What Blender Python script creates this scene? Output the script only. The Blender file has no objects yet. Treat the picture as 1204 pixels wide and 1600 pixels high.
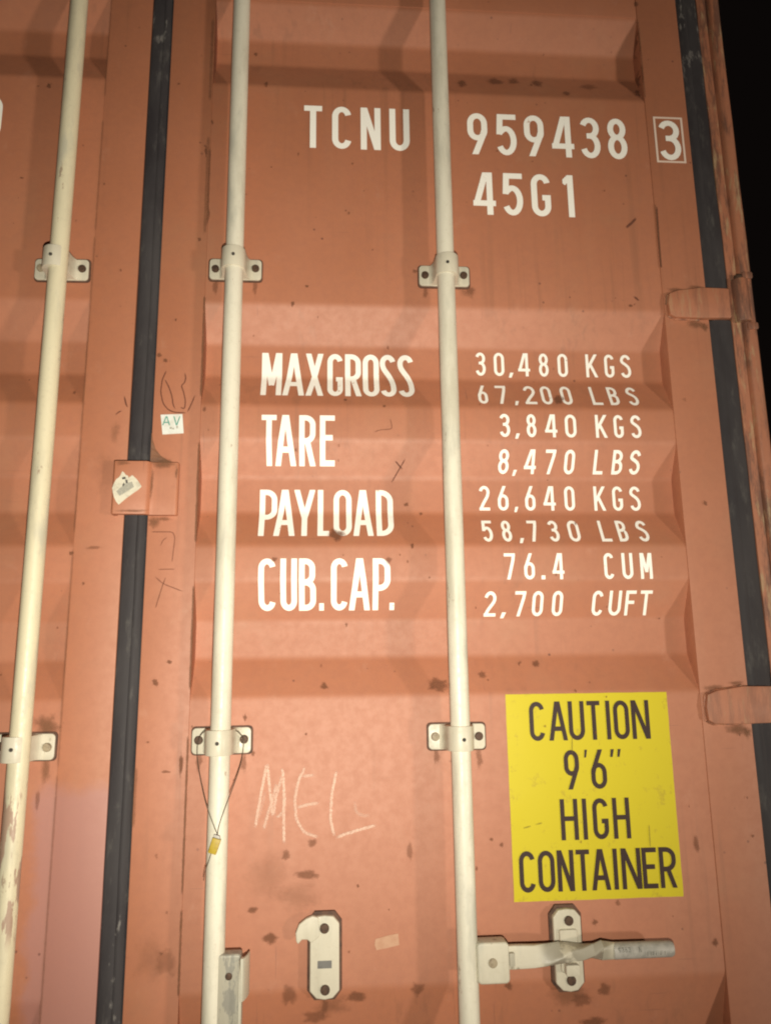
import bpy, math, random
from mathutils import Vector, Matrix, noise

FLASH_W, YARD_W = 122.0, 155.0
ORANGE_A, ORANGE_B, ORANGE_C = (0.448, 0.166, 0.084), (0.405, 0.145, 0.068), (0.43, 0.174, 0.088)
PINK = (0.39, 0.180, 0.155)
CREAM_C, CREAM_D = (0.70, 0.665, 0.55), (0.60, 0.56, 0.45)

# ------------------------------------------------------------------ camera, world, light, exposure
scene = bpy.context.scene
col = scene.collection
R = math.radians
CAM = Vector((0.0, -1.40, 1.35))          # eye point: 1.4 m in front of the doors
YAW, PITCH, ROLL = R(4.21), R(11.75), R(-0.762)

def look_basis(yaw, pitch, roll):
    f = Vector((math.sin(yaw)*math.cos(pitch), math.cos(yaw)*math.cos(pitch), math.sin(pitch)))
    rt = Vector((math.cos(yaw), -math.sin(yaw), 0)); up = rt.cross(f)
    r2 = rt*math.cos(roll)+up*math.sin(roll); u2 = up*math.cos(roll)-rt*math.sin(roll)
    return r2, u2, f

_r, _u, _f = look_basis(YAW, PITCH, ROLL)
cam = bpy.data.cameras.new('camera'); camo = bpy.data.objects.new('camera', cam); col.objects.link(camo)
camo.matrix_world = Matrix(((_r.x, _u.x, -_f.x, CAM.x), (_r.y, _u.y, -_f.y, CAM.y), (_r.z, _u.z, -_f.z, CAM.z), (0, 0, 0, 1)))
cam.sensor_fit = 'HORIZONTAL'; cam.sensor_width = 36; cam.lens = 36*1208/1204
cam.clip_start = 0.02; cam.clip_end = 500
scene.camera = camo

world = bpy.data.worlds.new('World'); scene.world = world; world.use_nodes = True
bg = world.node_tree.nodes['Background']
bg.inputs[0].default_value = (0.85, 0.6, 0.5, 1); bg.inputs[1].default_value = 0.0035   # night

def aim(o, target):
    o.rotation_euler = (Vector(target)-o.location).to_track_quat('-Z', 'Y').to_euler()

# a phone torch held just under the camera
fl = bpy.data.lights.new('phone_torch', 'SPOT'); fl.energy = FLASH_W; fl.color = (1.0, 0.93, 0.78)
fl.spot_size = R(109); fl.spot_blend = 1.0; fl.shadow_soft_size = 0.008
flo = bpy.data.objects.new('phone_torch', fl); col.objects.link(flo)
flo.location = (0.02, -1.40, 1.22); aim(flo, (-0.10, 0, 1.64))
# a yard lamp off to the right, low, raking across the doors
yl = bpy.data.lights.new('yard_lamp', 'AREA'); yl.energy = YARD_W; yl.color = (1.0, 0.86, 0.70)
yl.shape = 'DISK'; yl.size = 0.45
ylo = bpy.data.objects.new('yard_lamp', yl); col.objects.link(ylo)
_a = R(50)
ylo.location = Vector((0.1, 0, 1.6)) + 7.0*Vector((math.sin(_a), -math.cos(_a), math.tan(R(-9))))
aim(ylo, (0.1, 0, 1.6))

vs = scene.view_settings
vs.view_transform = 'Standard'; vs.look = 'None'; vs.exposure = 0.0; vs.gamma = 1.0; vs.use_curve_mapping = False
scene.cycles.filter_width = 2.1

# ------------------------------------------------------------------ measured positions in metres on the doors
TEXT=[
('owner_code', 2.4031, 2.5017, [('T', -0.054, -0.0171), ('C', 0.0036, 0.0431), ('N', 0.0624, 0.1036), ('U', 0.1221, 0.1635)]),
('serial_number', 2.4015, 2.4989, [('9', 0.285, 0.3271), ('5', 0.3443, 0.3883), ('9', 0.4051, 0.4471), ('4', 0.4634, 0.5106), ('3', 0.5242, 0.5673), ('8', 0.5838, 0.6254)]),
('check_digit', 2.4022, 2.4976, [('3', 0.6939, 0.7416)]),
('size_code', 2.2626, 2.3595, [('4', 0.2916, 0.3382), ('5', 0.3515, 0.395), ('G', 0.413, 0.4534), ('1', 0.4803, 0.504)]),
('gross_weight_heading', 1.8731, 1.9691, [('M', -0.1327, -0.0934), ('A', -0.091, -0.0498), ('X', -0.047, -0.0129), ('G', -0.005, 0.0251), ('R', 0.0296, 0.0608), ('O', 0.0643, 0.0963), ('S', 0.0984, 0.1295), ('S', 0.1333, 0.1648)]),
('tare_heading', 1.736, 1.8291, [('T', -0.1279, -0.1), ('A', -0.1026, -0.0636), ('R', -0.0577, -0.027), ('E', -0.0188, 0.0093)]),
('payload_heading', 1.5991, 1.6925, [('P', -0.1315, -0.0987), ('A', -0.1036, -0.0647), ('Y', -0.0667, -0.0276), ('L', -0.0226, -0.001), ('O', 0.0073, 0.0413), ('A', 0.044, 0.0814), ('D', 0.0875, 0.1201)]),
('capacity_heading', 1.463, 1.5556, [('C', -0.1285, -0.0976), ('U', -0.089, -0.059), ('B', -0.0555, -0.0247), ('.', -0.0189, -0.0103), ('C', 0.0024, 0.0328), ('A', 0.0353, 0.0738), ('P', 0.0786, 0.1105), ('.', 0.1099, 0.1186)]),
('gross_kilograms', 1.9282, 1.9774, [('3', 0.2897, 0.3104), ('0', 0.3273, 0.3482), (',', 0.3566, 0.3664), ('4', 0.3762, 0.4004), ('8', 0.4187, 0.4384), ('0', 0.4575, 0.4779), ('K', 0.5155, 0.5401), ('G', 0.554, 0.5739), ('S', 0.5872, 0.6086)]),
('gross_pounds', 1.8585, 1.9045, [('6', 0.2884, 0.3074), ('7', 0.3245, 0.3457), (',', 0.3583, 0.3673), ('2', 0.3801, 0.4032), ('0', 0.4141, 0.4353), ('0', 0.4539, 0.4753), ('L', 0.5141, 0.5349), ('B', 0.5498, 0.5695), ('S', 0.5878, 0.6087)]),
('tare_kilograms', 1.7898, 1.8361, [('3', 0.3245, 0.3451), (',', 0.3544, 0.3638), ('8', 0.3776, 0.3964), ('4', 0.4134, 0.4374), ('0', 0.4531, 0.4753), ('K', 0.5133, 0.5369), ('G', 0.5496, 0.5688), ('S', 0.5835, 0.604)]),
('tare_pounds', 1.7246, 1.7675, [('8', 0.324, 0.3445), (',', 0.3527, 0.3615), ('4', 0.3747, 0.398), ('7', 0.4156, 0.4359), ('0', 0.4536, 0.4739), ('L', 0.5121, 0.5311), ('B', 0.5489, 0.5694), ('S', 0.5835, 0.6047)]),
('payload_kilograms', 1.6531, 1.7016, [('2', 0.287, 0.3076), ('6', 0.3233, 0.344), (',', 0.3546, 0.3628), ('6', 0.3767, 0.3969), ('4', 0.4126, 0.4367), ('0', 0.4545, 0.4748), ('K', 0.513, 0.5367), ('G', 0.5501, 0.5706), ('S', 0.5847, 0.606)]),
('payload_pounds', 1.587, 1.6315, [('5', 0.2854, 0.3056), ('8', 0.3233, 0.3417), (',', 0.354, 0.3638), ('7', 0.3743, 0.3928), ('3', 0.413, 0.4328), ('0', 0.4514, 0.4732), ('L', 0.5124, 0.5324), ('B', 0.5468, 0.5656), ('S', 0.5856, 0.6064)]),
('capacity_cubic_metres', 1.5156, 1.5642, [('7', 0.3217, 0.3427), ('6', 0.359, 0.3789), ('.', 0.3909, 0.3982), ('4', 0.4121, 0.4346), ('C', 0.5107, 0.5291), ('U', 0.5451, 0.5659), ('M', 0.5801, 0.6029)]),
('capacity_cubic_feet', 1.4501, 1.4948, [('2', 0.286, 0.3083), (',', 0.3173, 0.3282), ('7', 0.3433, 0.3639), ('0', 0.3766, 0.3973), ('0', 0.4144, 0.4345), ('C', 0.4908, 0.5111), ('U', 0.5228, 0.5463), ('F', 0.5543, 0.5741), ('T', 0.5822, 0.6051)]),
]
DECAL=[
('w', 1.2281, 1.2955, [('C', 0.3544, 0.3819), ('A', 0.3891, 0.4224), ('U', 0.4253, 0.4544), ('T', 0.4597, 0.4836), ('I', 0.4938, 0.502), ('O', 0.5076, 0.5363), ('N', 0.5407, 0.5737)]),
('w', 1.145, 1.2115, [('9', 0.4124, 0.4394), ("'", 0.4489, 0.4555), ('6', 0.4604, 0.4886), ("'", 0.4959, 0.5043), ("'", 0.5089, 0.5167)]),
('w', 1.0618, 1.1294, [('H', 0.4009, 0.432), ('I', 0.4391, 0.449), ('G', 0.4581, 0.486), ('H', 0.4941, 0.5246)]),
('w', 0.9799, 1.046, [('C', 0.3241, 0.3518), ('O', 0.3568, 0.3861), ('N', 0.3903, 0.4196), ('T', 0.4238, 0.4476), ('A', 0.4497, 0.4828), ('I', 0.4879, 0.4975), ('N', 0.5032, 0.5379), ('E', 0.54, 0.5663), ('R', 0.5707, 0.6005)]),
]
# BOX  [(0.6861, 2.5055), (0.7497, 2.5069), (0.7505, 2.3964), (0.6864, 2.3955)]
RUST=[(-0.0728, 2.0566, 0.005, 0.0068, 1),(-0.0445, 2.094, 0.005, 0.0041, 1),(0.6043, 2.0678, 0.0066, 0.0042, 1),(0.4458, 1.8699, 0.0141, 0.0148, 1.0),(0.012, 1.6011, 0.0178, 0.0174, 1.0),(0.1453, 1.6638, 0.0074, 0.005, 0.8),(0.1732, 1.6462, 0.0049, 0.0039, 0.8),(0.1521, 1.5786, 0.0047, 0.0077, 1),(0.1079, 1.5514, 0.0094, 0.0095, 0.6),(-0.0995, 1.5543, 0.0069, 0.0059, 0.7),(0.0303, 1.8633, 0.0049, 0.0048, 0.9),(0.1035, 1.8488, 0.0049, 0.0046, 0.9),(-0.0085, 1.3273, 0.0091, 0.0088, 0.9),(0.1931, 1.3277, 0.022, 0.0168, 0.9),(0.1371, 1.0517, 0.0066, 0.0174, 0.5),(0.3798, 1.3629, 0.0083, 0.0094, 0.9),(0.2756, 1.3446, 0.0106, 0.0091, 0.7),(0.659, 0.8915, 0.0068, 0.009, 0.9),(0.6404, 1.0481, 0.0069, 0.0179, 0.7),(0.7431, 1.0605, 0.0035, 0.0042, 0.8),(0.4511, 0.9297, 0.0067, 0.008, 0.8),(0.4925, 0.9596, 0.0056, 0.0071, 0.6),(0.2984, 0.8367, 0.0086, 0.0098, 0.8),(0.4616, 0.823, 0.0134, 0.0158, 0.7),(0.4226, 0.8066, 0.0245, 0.0134, 0.6),(0.4442, 0.765, 0.0312, 0.0134, 0.8),(0.1459, 0.838, 0.0149, 0.0152, 0.6),(0.2781, 1.0663, 0.0045, 0.0041, 0.8),(0.2955, 1.0576, 0.0045, 0.0052, 0.8),(0.2507, 1.0209, 0.0033, 0.0051, 0.8),(-0.3011, 1.3381, 0.0066, 0.0076, 0.9),(-0.2786, 1.3728, 0.0066, 0.0055, 0.9),(-0.2519, 1.2009, 0.0054, 0.0273, 0.9),(-0.2761, 1.19, 0.0096, 0.0031, 0.7),(-0.1458, 1.2762, 0.0044, 0.0086, 0.8),(-0.1313, 1.2172, 0.0055, 0.0053, 0.7),(-0.0404, 1.2474, 0.0033, 0.0032, 0.8),(-0.0721, 1.0505, 0.0107, 0.0101, 0.6),(-0.0282, 1.0695, 0.0119, 0.0092, 0.6),(-0.0365, 1.0193, 0.0257, 0.009, 0.7),(-0.1259, 0.9676, 0.0116, 0.0059, 0.8),(-0.0967, 0.9247, 0.0168, 0.0126, 0.9),(-0.0643, 0.8364, 0.0146, 0.022, 0.6),(0.0455, 0.8309, 0.0232, 0.0128, 0.8),(-0.0228, 0.7986, 0.0253, 0.0156, 0.6),(0.0484, 0.9997, 0.0032, 0.004, 0.9),(-0.2632, 0.8978, 0.0222, 0.0305, 0.35),(-0.5682, 2.5227, 0.0063, 0.0075, 1),(-0.1326, 2.549, 0.0053, 0.0125, 1),(-0.159, 2.6505, 0.0054, 0.0064, 0.9),(-0.2498, 2.3841, 0.0038, 0.0161, 0.9),(-0.2395, 2.4525, 0.0039, 0.0074, 0.9),(-0.2391, 2.2452, 0.0025, 0.0141, 0.8),(-0.2555, 2.1876, 0.005, 0.0055, 0.9),(-0.3093, 2.5378, 0.0039, 0.0045, 0.9),(-0.1187, 2.3542, 0.0026, 0.0029, 0.8),(-0.0649, 2.3856, 0.0026, 0.0059, 0.6),(0.2818, 2.5842, 0.0126, 0.0211, 0.8),(0.356, 2.5977, 0.0199, 0.019, 0.8),(0.3958, 2.601, 0.0186, 0.016, 0.7),(0.4473, 2.5969, 0.0158, 0.0164, 0.8),(0.505, 2.5599, 0.0086, 0.0105, 0.8),(0.5593, 2.5899, 0.0319, 0.0137, 0.5),(0.6632, 2.572, 0.0088, 0.0239, 0.9),(0.6722, 2.6151, 0.0018, 0.0328, 0.7),(0.6722, 2.6975, 0.0018, 0.0432, 0.6),(0.6726, 2.7889, 0.0073, 0.0084, 0.8),(0.3457, 2.4093, 0.0027, 0.003, 0.9),(0.5674, 2.3248, 0.0027, 0.003, 0.9),(-0.3222, 1.9436, 0.006, 0.0065, 1),(-0.3099, 1.9335, 0.006, 0.0065, 1),(-0.6041, 2.3117, 0.0061, 0.0028, 0.8),(-0.4778, 1.8725, 0.0047, 0.0063, 0.7),(-0.4591, 1.5657, 0.0062, 0.0046, 0.9),(-0.4338, 1.5115, 0.0033, 0.0045, 0.8),(-0.4212, 1.5757, 0.0179, 0.0046, 0.5),(-0.234, 1.8384, 0.0047, 0.0076, 0.6),(0.0312, 2.2612, 0.0026, 0.0029, 0.7),(-0.1672, 2.2903, 0.0025, 0.0029, 0.6),(0.3503, 1.3656, 0.0036, 0.0035, 0.5),(0.7158, 1.6594, 0.0051, 0.0063, 0.9),(0.2142, 1.1963, 0.0068, 0.0064, 0.4),(0.695, 1.8684, 0.0052, 0.0053, 0.3),(-0.4851, 1.1492, 0.0052, 0.0204, 0.5),(0.2344, 2.1022, 0.0064, 0.0069, 0.5),(0.2792, 2.0922, 0.0116, 0.0125, 0.4),(0.1684, 2.1311, 0.0064, 0.0056, 0.6),]
CHALK =[
(1, [(-0.1249, 1.0945), (-0.1178, 1.1405), (-0.1064, 1.2019)]),
(1, [(-0.1064, 1.2019), (-0.1012, 1.1557), (-0.0951, 1.1116)]),
(0.7, [(-0.0951, 1.1116), (-0.0907, 1.1451), (-0.0799, 1.1813)]),
(1, [(-0.0806, 1.1945), (-0.0767, 1.1499), (-0.0772, 1.1086), (-0.0756, 1.0677)]),
(0.5, [(-0.1114, 1.09), (-0.1033, 1.1195), (-0.092, 1.1555), (-0.089, 1.1711)]),
(0.5, [(-0.0923, 1.109), (-0.0779, 1.1189), (-0.0745, 1.1499)]),
(0.8, [(-0.0405, 1.1937), (-0.0529, 1.1703), (-0.0586, 1.1391), (-0.0561, 1.1081), (-0.0424, 1.0862), (-0.0164, 1.0778)]),
(0.6, [(-0.0579, 1.1261), (-0.0373, 1.1308), (-0.0139, 1.1339)]),
(0.5, [(-0.0514, 1.1765), (-0.0366, 1.1783), (-0.0212, 1.179)]),
(1, [(0.0129, 1.1872), (0.0047, 1.148), (0.002, 1.1066), (0.0091, 1.0766)]),
(1, [(0.0091, 1.0756), (0.0282, 1.0823), (0.0527, 1.0888), (0.0818, 1.0953)]),
(0.35, [(0.0437, 1.1367), (0.0458, 1.1158), (0.0584, 1.1103), (0.0721, 1.111)]),
(0.4, [(-0.1235, 1.1046), (-0.1173, 1.1199), (-0.1083, 1.1558)]),
]
SCRIB =[
(1, [(-0.307, 1.9151), (-0.3144, 1.8959), (-0.3164, 1.8714), (-0.3113, 1.8493), (-0.3015, 1.8362), (-0.2889, 1.8309), (-0.2662, 1.8305)]),
(1, [(-0.3104, 1.8982), (-0.3002, 1.8783), (-0.2943, 1.8606), (-0.2926, 1.8452), (-0.2871, 1.8364)]),
(1, [(-0.2736, 1.9122), (-0.2705, 1.8988), (-0.2736, 1.8864), (-0.2798, 1.887), (-0.2741, 1.872), (-0.2696, 1.8543), (-0.2706, 1.8366), (-0.2812, 1.8431)]),
(1, [(-0.2662, 1.8305), (-0.2596, 1.8456), (-0.2521, 1.8667)]),
(1.6, [(-0.3829, 1.865), (-0.3788, 1.8463), (-0.3743, 1.8376)]),
(1.2, [(-0.3979, 1.8231), (-0.3952, 1.8286), (-0.3833, 1.8342)]),
]
SCRIB2 =[
(0.7, [(-0.3226, 1.6044), (-0.2814, 1.6044), (-0.2782, 1.5942), (-0.2819, 1.5476)]),
(0.6, [(-0.3043, 1.5766), (-0.2993, 1.5912), (-0.2909, 1.5942)]),
(0.6, [(-0.2961, 1.5825), (-0.2917, 1.5795)]),
(0.6, [(-0.3081, 1.5361), (-0.2743, 1.5366)]),
(0.7, [(-0.3118, 1.5246), (-0.2957, 1.5102), (-0.2586, 1.4957)]),
(0.8, [(-0.2907, 1.5245), (-0.2957, 1.5102), (-0.3076, 1.4649)]),
]
SCRIB3 =[
(1.0, [(0.1168, 1.7055), (0.135, 1.7358), (0.1447, 1.751)]),
(1.4, [(0.1228, 1.7478), (0.1403, 1.7298)]),
(0.6, [(0.0819, 1.7961), (0.0937, 1.8014), (0.1188, 1.8034), (0.1141, 1.8261)]),
]
SCRIB4 =[
(3, [(0.6059, 2.2406), (0.6204, 2.2527), (0.6324, 2.2663)]),
(2.2, [(0.6761, 2.293), (0.6741, 2.2225), (0.6731, 2.1503)]),
(2.5, [(0.6101, 2.0904), (0.6163, 2.0849), (0.6236, 2.0766)]),
(2, [(0.6083, 2.0679), (0.6154, 2.0737)]),
]
SEAM =[
(1, [(-0.2452, 2.0691), (-0.2441, 1.9658), (-0.241, 1.8616)]),
(1, [(-0.2405, 1.7765), (-0.241, 1.6791), (-0.2392, 1.5829)]),
(1, [(-0.2404, 1.5077), (-0.2411, 1.4226), (-0.2414, 1.3231)]),
(1, [(-0.2501, 2.3944), (-0.2429, 2.2934), (-0.2443, 2.2227)]),
(0.8, [(-0.2462, 1.2482), (-0.2433, 1.0929), (-0.2446, 0.9935)]),
(1, [(-0.2438, 0.9739), (-0.2421, 0.9065), (-0.2415, 0.8406)]),
]

# ------------------------------------------------------------------ materials
def nt(name):
    m = bpy.data.materials.new(name); m.use_nodes = True
    n = m.node_tree.nodes; l = m.node_tree.links
    return m, n, l, n['Principled BSDF']

def N(n, typ, **kw):
    o = n.new(typ)
    for k, v in kw.items(): setattr(o, k, v)
    return o

def mixc(n, l, fac, a, b, blend='MIX'):
    m = N(n, 'ShaderNodeMix', data_type='RGBA', blend_type=blend)
    for sock, v in ((m.inputs[0], fac), (m.inputs[6], a), (m.inputs[7], b)):
        if isinstance(v, bpy.types.NodeSocket): l.new(v, sock)
        elif isinstance(v, (int, float)): sock.default_value = v
        else: sock.default_value = (*v, 1)
    return m.outputs[2]

def ramp(n, l, src, lo, hi, a=0.0, b=1.0, smooth=True):
    m = N(n, 'ShaderNodeMapRange', interpolation_type='SMOOTHSTEP' if smooth else 'LINEAR')
    l.new(src, m.inputs[0])
    for i, v in enumerate((lo, hi, a, b)): m.inputs[i+1].default_value = v
    return m.outputs[0]

def tex(n, l, coord, scale, detail=4, rough=0.55, stretch=None, offset=(0, 0, 0)):
    mp = N(n, 'ShaderNodeMapping'); l.new(coord, mp.inputs[0])
    mp.inputs[1].default_value = offset
    mp.inputs[3].default_value = stretch or (1, 1, 1)
    t = N(n, 'ShaderNodeTexNoise'); t.inputs['Scale'].default_value = scale
    t.inputs['Detail'].default_value = detail; t.inputs['Roughness'].default_value = rough
    l.new(mp.outputs[0], t.inputs[0])
    return t.outputs[0]

def math_(n, l, op, a, b=None):
    m = N(n, 'ShaderNodeMath', operation=op)
    for i, v in enumerate((a, b)):
        if v is None: continue
        if isinstance(v, bpy.types.NodeSocket): l.new(v, m.inputs[i])
        else: m.inputs[i].default_value = v
    return m.outputs[0]

def paint_orange(name='orange_container_paint', wear=0.0):
    m, n, l, p = nt(name)
    co = N(n, 'ShaderNodeNewGeometry').outputs['Position']
    big = tex(n, l, co, 2.3, 5, 0.6)
    streak = tex(n, l, co, 9, 5, 0.6, stretch=(1.6, 1.6, 0.16))
    fine = tex(n, l, co, 55, 6, 0.7)
    c = mixc(n, l, ramp(n, l, big, 0.32, 0.68), ORANGE_A, ORANGE_B)
    c = mixc(n, l, ramp(n, l, streak, 0.48, 0.75, 0, 0.45), c, ORANGE_C)
    c = mixc(n, l, ramp(n, l, fine, 0.35, 0.7, 0, 0.22), c, (0.29, 0.10, 0.055))
    # greyish film of dust in cloudy patches
    dust = tex(n, l, co, 5.5, 6, 0.65, offset=(3, 1, 7))
    c = mixc(n, l, ramp(n, l, dust, 0.5, 0.8, 0, 0.25), c, (0.36, 0.20, 0.11))
    # thin runs of dirt washed down the door, and paler rubbed patches
    run = tex(n, l, co, 38, 4, 0.6, stretch=(1.5, 1.5, 0.045), offset=(1, 4, 2))
    gate_r = ramp(n, l, tex(n, l, co, 3.1, 3, 0.5, stretch=(1, 1, 0.6), offset=(6, 6, 3)), 0.45, 0.66)
    c = mixc(n, l, math_(n, l, 'MULTIPLY', ramp(n, l, run, 0.52, 0.70, 0, 0.42), gate_r), c, (0.25, 0.10, 0.05))
    rub = tex(n, l, co, 17, 6, 0.75, stretch=(1, 1, 0.7), offset=(8, 1, 5))
    c = mixc(n, l, ramp(n, l, rub, 0.58, 0.76, 0, 0.30), c, (0.52, 0.26, 0.17))
    # hairline scratches
    for off, stch in (((2, 3, 1), (0.35, 1, 9)), ((7, 2, 9), (8, 1, 0.5))):
        sc_ = tex(n, l, co, 21, 2, 0.5, stretch=stch, offset=off)
        g2 = ramp(n, l, tex(n, l, co, 6, 2, 0.5, offset=off), 0.56, 0.66)
        c = mixc(n, l, math_(n, l, 'MULTIPLY', ramp(n, l, sc_, 0.69, 0.72, 0, 0.5), g2), c, (0.27, 0.10, 0.055))
    if wear:
        w1 = tex(n, l, co, 16, 6, 0.75, stretch=(2.2, 2.2, 0.35), offset=(3, 8, 8))
        c = mixc(n, l, ramp(n, l, w1, 0.44, 0.60, 0, wear), c, (0.15, 0.062, 0.036))
        w2 = tex(n, l, co, 30, 5, 0.7, stretch=(2, 2, 0.3), offset=(1, 1, 6))
        c = mixc(n, l, ramp(n, l, w2, 0.53, 0.66, 0, wear*0.9), c, (0.44, 0.30, 0.16))
    # pinker touch-up coat low on the left leaf beside the centre joint
    sx = N(n, 'ShaderNodeSeparateXYZ'); l.new(co, sx.inputs[0])
    wob = math_(n, l, 'MULTIPLY', math_(n, l, 'SUBTRACT', tex(n, l, co, 11, 5, 0.65), 0.5), 0.07)
    zz = math_(n, l, 'ADD', sx.outputs[2], wob)
    m1 = ramp(n, l, zz, 1.150, 1.186, 1, 0)
    xx = math_(n, l, 'ADD', sx.outputs[0], wob)
    m2 = ramp(n, l, xx, -0.500, -0.476); m3 = ramp(n, l, sx.outputs[0], -0.352, -0.349, 1, 0)
    mk = math_(n, l, 'MULTIPLY', math_(n, l, 'MULTIPLY', m1, m2), m3)
    c = mixc(n, l, math_(n, l, 'MULTIPLY', mk, 0.75), c, PINK)
    # pin-prick rust
    vo = N(n, 'ShaderNodeTexVoronoi'); vo.inputs['Scale'].default_value = 34; l.new(co, vo.inputs[0])
    gate = ramp(n, l, tex(n, l, co, 7, 3, offset=(9, 2, 4)), 0.52, 0.66)
    sp = math_(n, l, 'MULTIPLY', ramp(n, l, vo.outputs['Distance'], 0.05, 0.11, 0.8, 0), gate)
    c = mixc(n, l, sp, c, (0.11, 0.035, 0.018))
    l.new(c, p.inputs['Base Color'])
    l.new(ramp(n, l, fine, 0.3, 0.7, 0.60, 0.66), p.inputs['Roughness'])
    p.inputs['Specular IOR Level'].default_value = 1.0
    b1 = N(n, 'ShaderNodeBump'); b1.inputs['Strength'].default_value = 0.5; b1.inputs['Distance'].default_value = 0.003
    l.new(tex(n, l, co, 5, 2, 0.4), b1.inputs['Height'])
    b2 = N(n, 'ShaderNodeBump'); b2.inputs['Strength'].default_value = 0.07; b2.inputs['Distance'].default_value = 0.001
    l.new(fine, b2.inputs['Height']); l.new(b1.outputs[0], b2.inputs['Normal']); l.new(b2.outputs[0], p.inputs['Normal'])
    return m

def paint_cream(name, base, chips, chip_lo, grime=0.5, flake=None, bare=None):
    m, n, l, p = nt(name)
    co = N(n, 'ShaderNodeNewGeometry').outputs['Position']
    st = tex(n, l, co, 16, 6, 0.65, stretch=(1.5, 1.5, 0.3))
    c = mixc(n, l, ramp(n, l, st, 0.42, 0.78, 0, grime), base, (0.40, 0.37, 0.28))
    fine = tex(n, l, co, 110, 5, 0.7)
    c = mixc(n, l, ramp(n, l, fine, 0.5, 0.8, 0, 0.3), c, (0.36, 0.31, 0.22))
    ch = tex(n, l, co, 26, 6, 0.72, stretch=(1.4, 1.4, 0.4), offset=(5, 3, 1))
    c = mixc(n, l, ramp(n, l, ch, chip_lo, chip_lo+0.03, 0, 0.8), c, chips)
    sm = tex(n, l, co, 6, 5, 0.6, stretch=(3, 3, 0.8), offset=(4, 7, 2))      # grey hand-worn smudges
    c = mixc(n, l, ramp(n, l, sm, 0.54, 0.68, 0, 0.5), c, (0.40, 0.40, 0.34))
    if flake:                                              # a stretch of rod where the paint has come off in flakes
        sz = N(n, 'ShaderNodeSeparateXYZ'); l.new(co, sz.inputs[0])
        g = math_(n, l, 'MULTIPLY', ramp(n, l, sz.outputs[2], flake[0], flake[0]+0.04), ramp(n, l, sz.outputs[2], flake[1]-0.04, flake[1], 1, 0))
        fk = tex(n, l, co, 13, 6, 0.65, stretch=(2.2, 2.2, 0.5), offset=(3.3, 0, 1.0))
        c = mixc(n, l, math_(n, l, 'MULTIPLY', ramp(n, l, fk, 0.49, 0.52, 0, 0.9), g), c, (0.36, 0.235, 0.175))
    if bare:                                               # paint rubbed off to grey metal along part of the bar
        sz = N(n, 'ShaderNodeSeparateXYZ'); l.new(co, sz.inputs[0])
        g = math_(n, l, 'MULTIPLY', ramp(n, l, sz.outputs[0], bare[0], bare[0]+0.02), ramp(n, l, sz.outputs[0], bare[1]-0.02, bare[1], 1, 0))
        fk = tex(n, l, co, 30, 4, 0.6, offset=(3.3, 0, 1.0))
        c = mixc(n, l, math_(n, l, 'MULTIPLY', ramp(n, l, fk, 0.36, 0.46, 0, 0.85), g), c, (0.30, 0.275, 0.215))
    l.new(c, p.inputs['Base Color'])
    l.new(ramp(n, l, fine, 0.3, 0.7, 0.36, 0.55), p.inputs['Roughness'])
    b = N(n, 'ShaderNodeBump'); b.inputs['Strength'].default_value = 0.25; b.inputs['Distance'].default_value = 0.0008
    l.new(st, b.inputs['Height']); l.new(b.outputs[0], p.inputs['Normal'])
    return m

def rubber():
    m, n, l, p = nt('black_rubber')
    co = N(n, 'ShaderNodeNewGeometry').outputs['Position']
    a = tex(n, l, co, 7, 5, 0.6, stretch=(2, 2, 0.5))
    c = mixc(n, l, ramp(n, l, a, 0.3, 0.75), (0.030, 0.026, 0.029), (0.056, 0.051, 0.053))
    b_ = tex(n, l, co, 30, 6, 0.7, stretch=(1.2, 1.2, 0.35), offset=(2, 5, 8))
    c = mixc(n, l, ramp(n, l, b_, 0.53, 0.76, 0, 0.45), c, (0.16, 0.15, 0.135))
    # chalky scuffs
    sx = N(n, 'ShaderNodeSeparateXYZ'); l.new(co, sx.inputs[0])
    lowm = math_(n, l, 'ADD', ramp(n, l, sx.outputs[2], 0.93, 1.05, 1, 0), ramp(n, l, sx.outputs[2], 2.5, 2.72, 0, 1))
    sc = ramp(n, l, tex(n, l, co, 42, 5, 0.6, stretch=(1.3, 1, 0.45), offset=(0.7, 0, 2.2)), 0.57, 0.66, 0, 0.6)
    c = mixc(n, l, math_(n, l, 'MULTIPLY', sc, lowm), c, (0.30, 0.28, 0.26))
    l.new(c, p.inputs['Base Color'])
    l.new(ramp(n, l, a, 0.3, 0.7, 0.6, 0.8), p.inputs['Roughness'])
    p.inputs['Specular IOR Level'].default_value = 0.3
    bp = N(n, 'ShaderNodeBump'); bp.inputs['Strength'].default_value = 0.3; bp.inputs['Distance'].default_value = 0.0012
    l.new(b_, bp.inputs['Height']); l.new(bp.outputs[0], p.inputs['Normal'])
    return m

def plain(name, base, other=None, scale=60, rough=0.6, metal=0.0, lo=0.4, hi=0.7, bump=0.2):
    m, n, l, p = nt(name)
    co = N(n, 'ShaderNodeNewGeometry').outputs['Position']
    t = tex(n, l, co, scale, 5, 0.65)
    l.new(mixc(n, l, ramp(n, l, t, lo, hi), base, other or tuple(v*0.7 for v in base)), p.inputs['Base Color'])
    p.inputs['Roughness'].default_value = rough; p.inputs['Metallic'].default_value = metal
    b = N(n, 'ShaderNodeBump'); b.inputs['Strength'].default_value = bump; b.inputs['Distance'].default_value = 0.0008
    l.new(t, b.inputs['Height']); l.new(b.outputs[0], p.inputs['Normal'])
    return m

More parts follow.
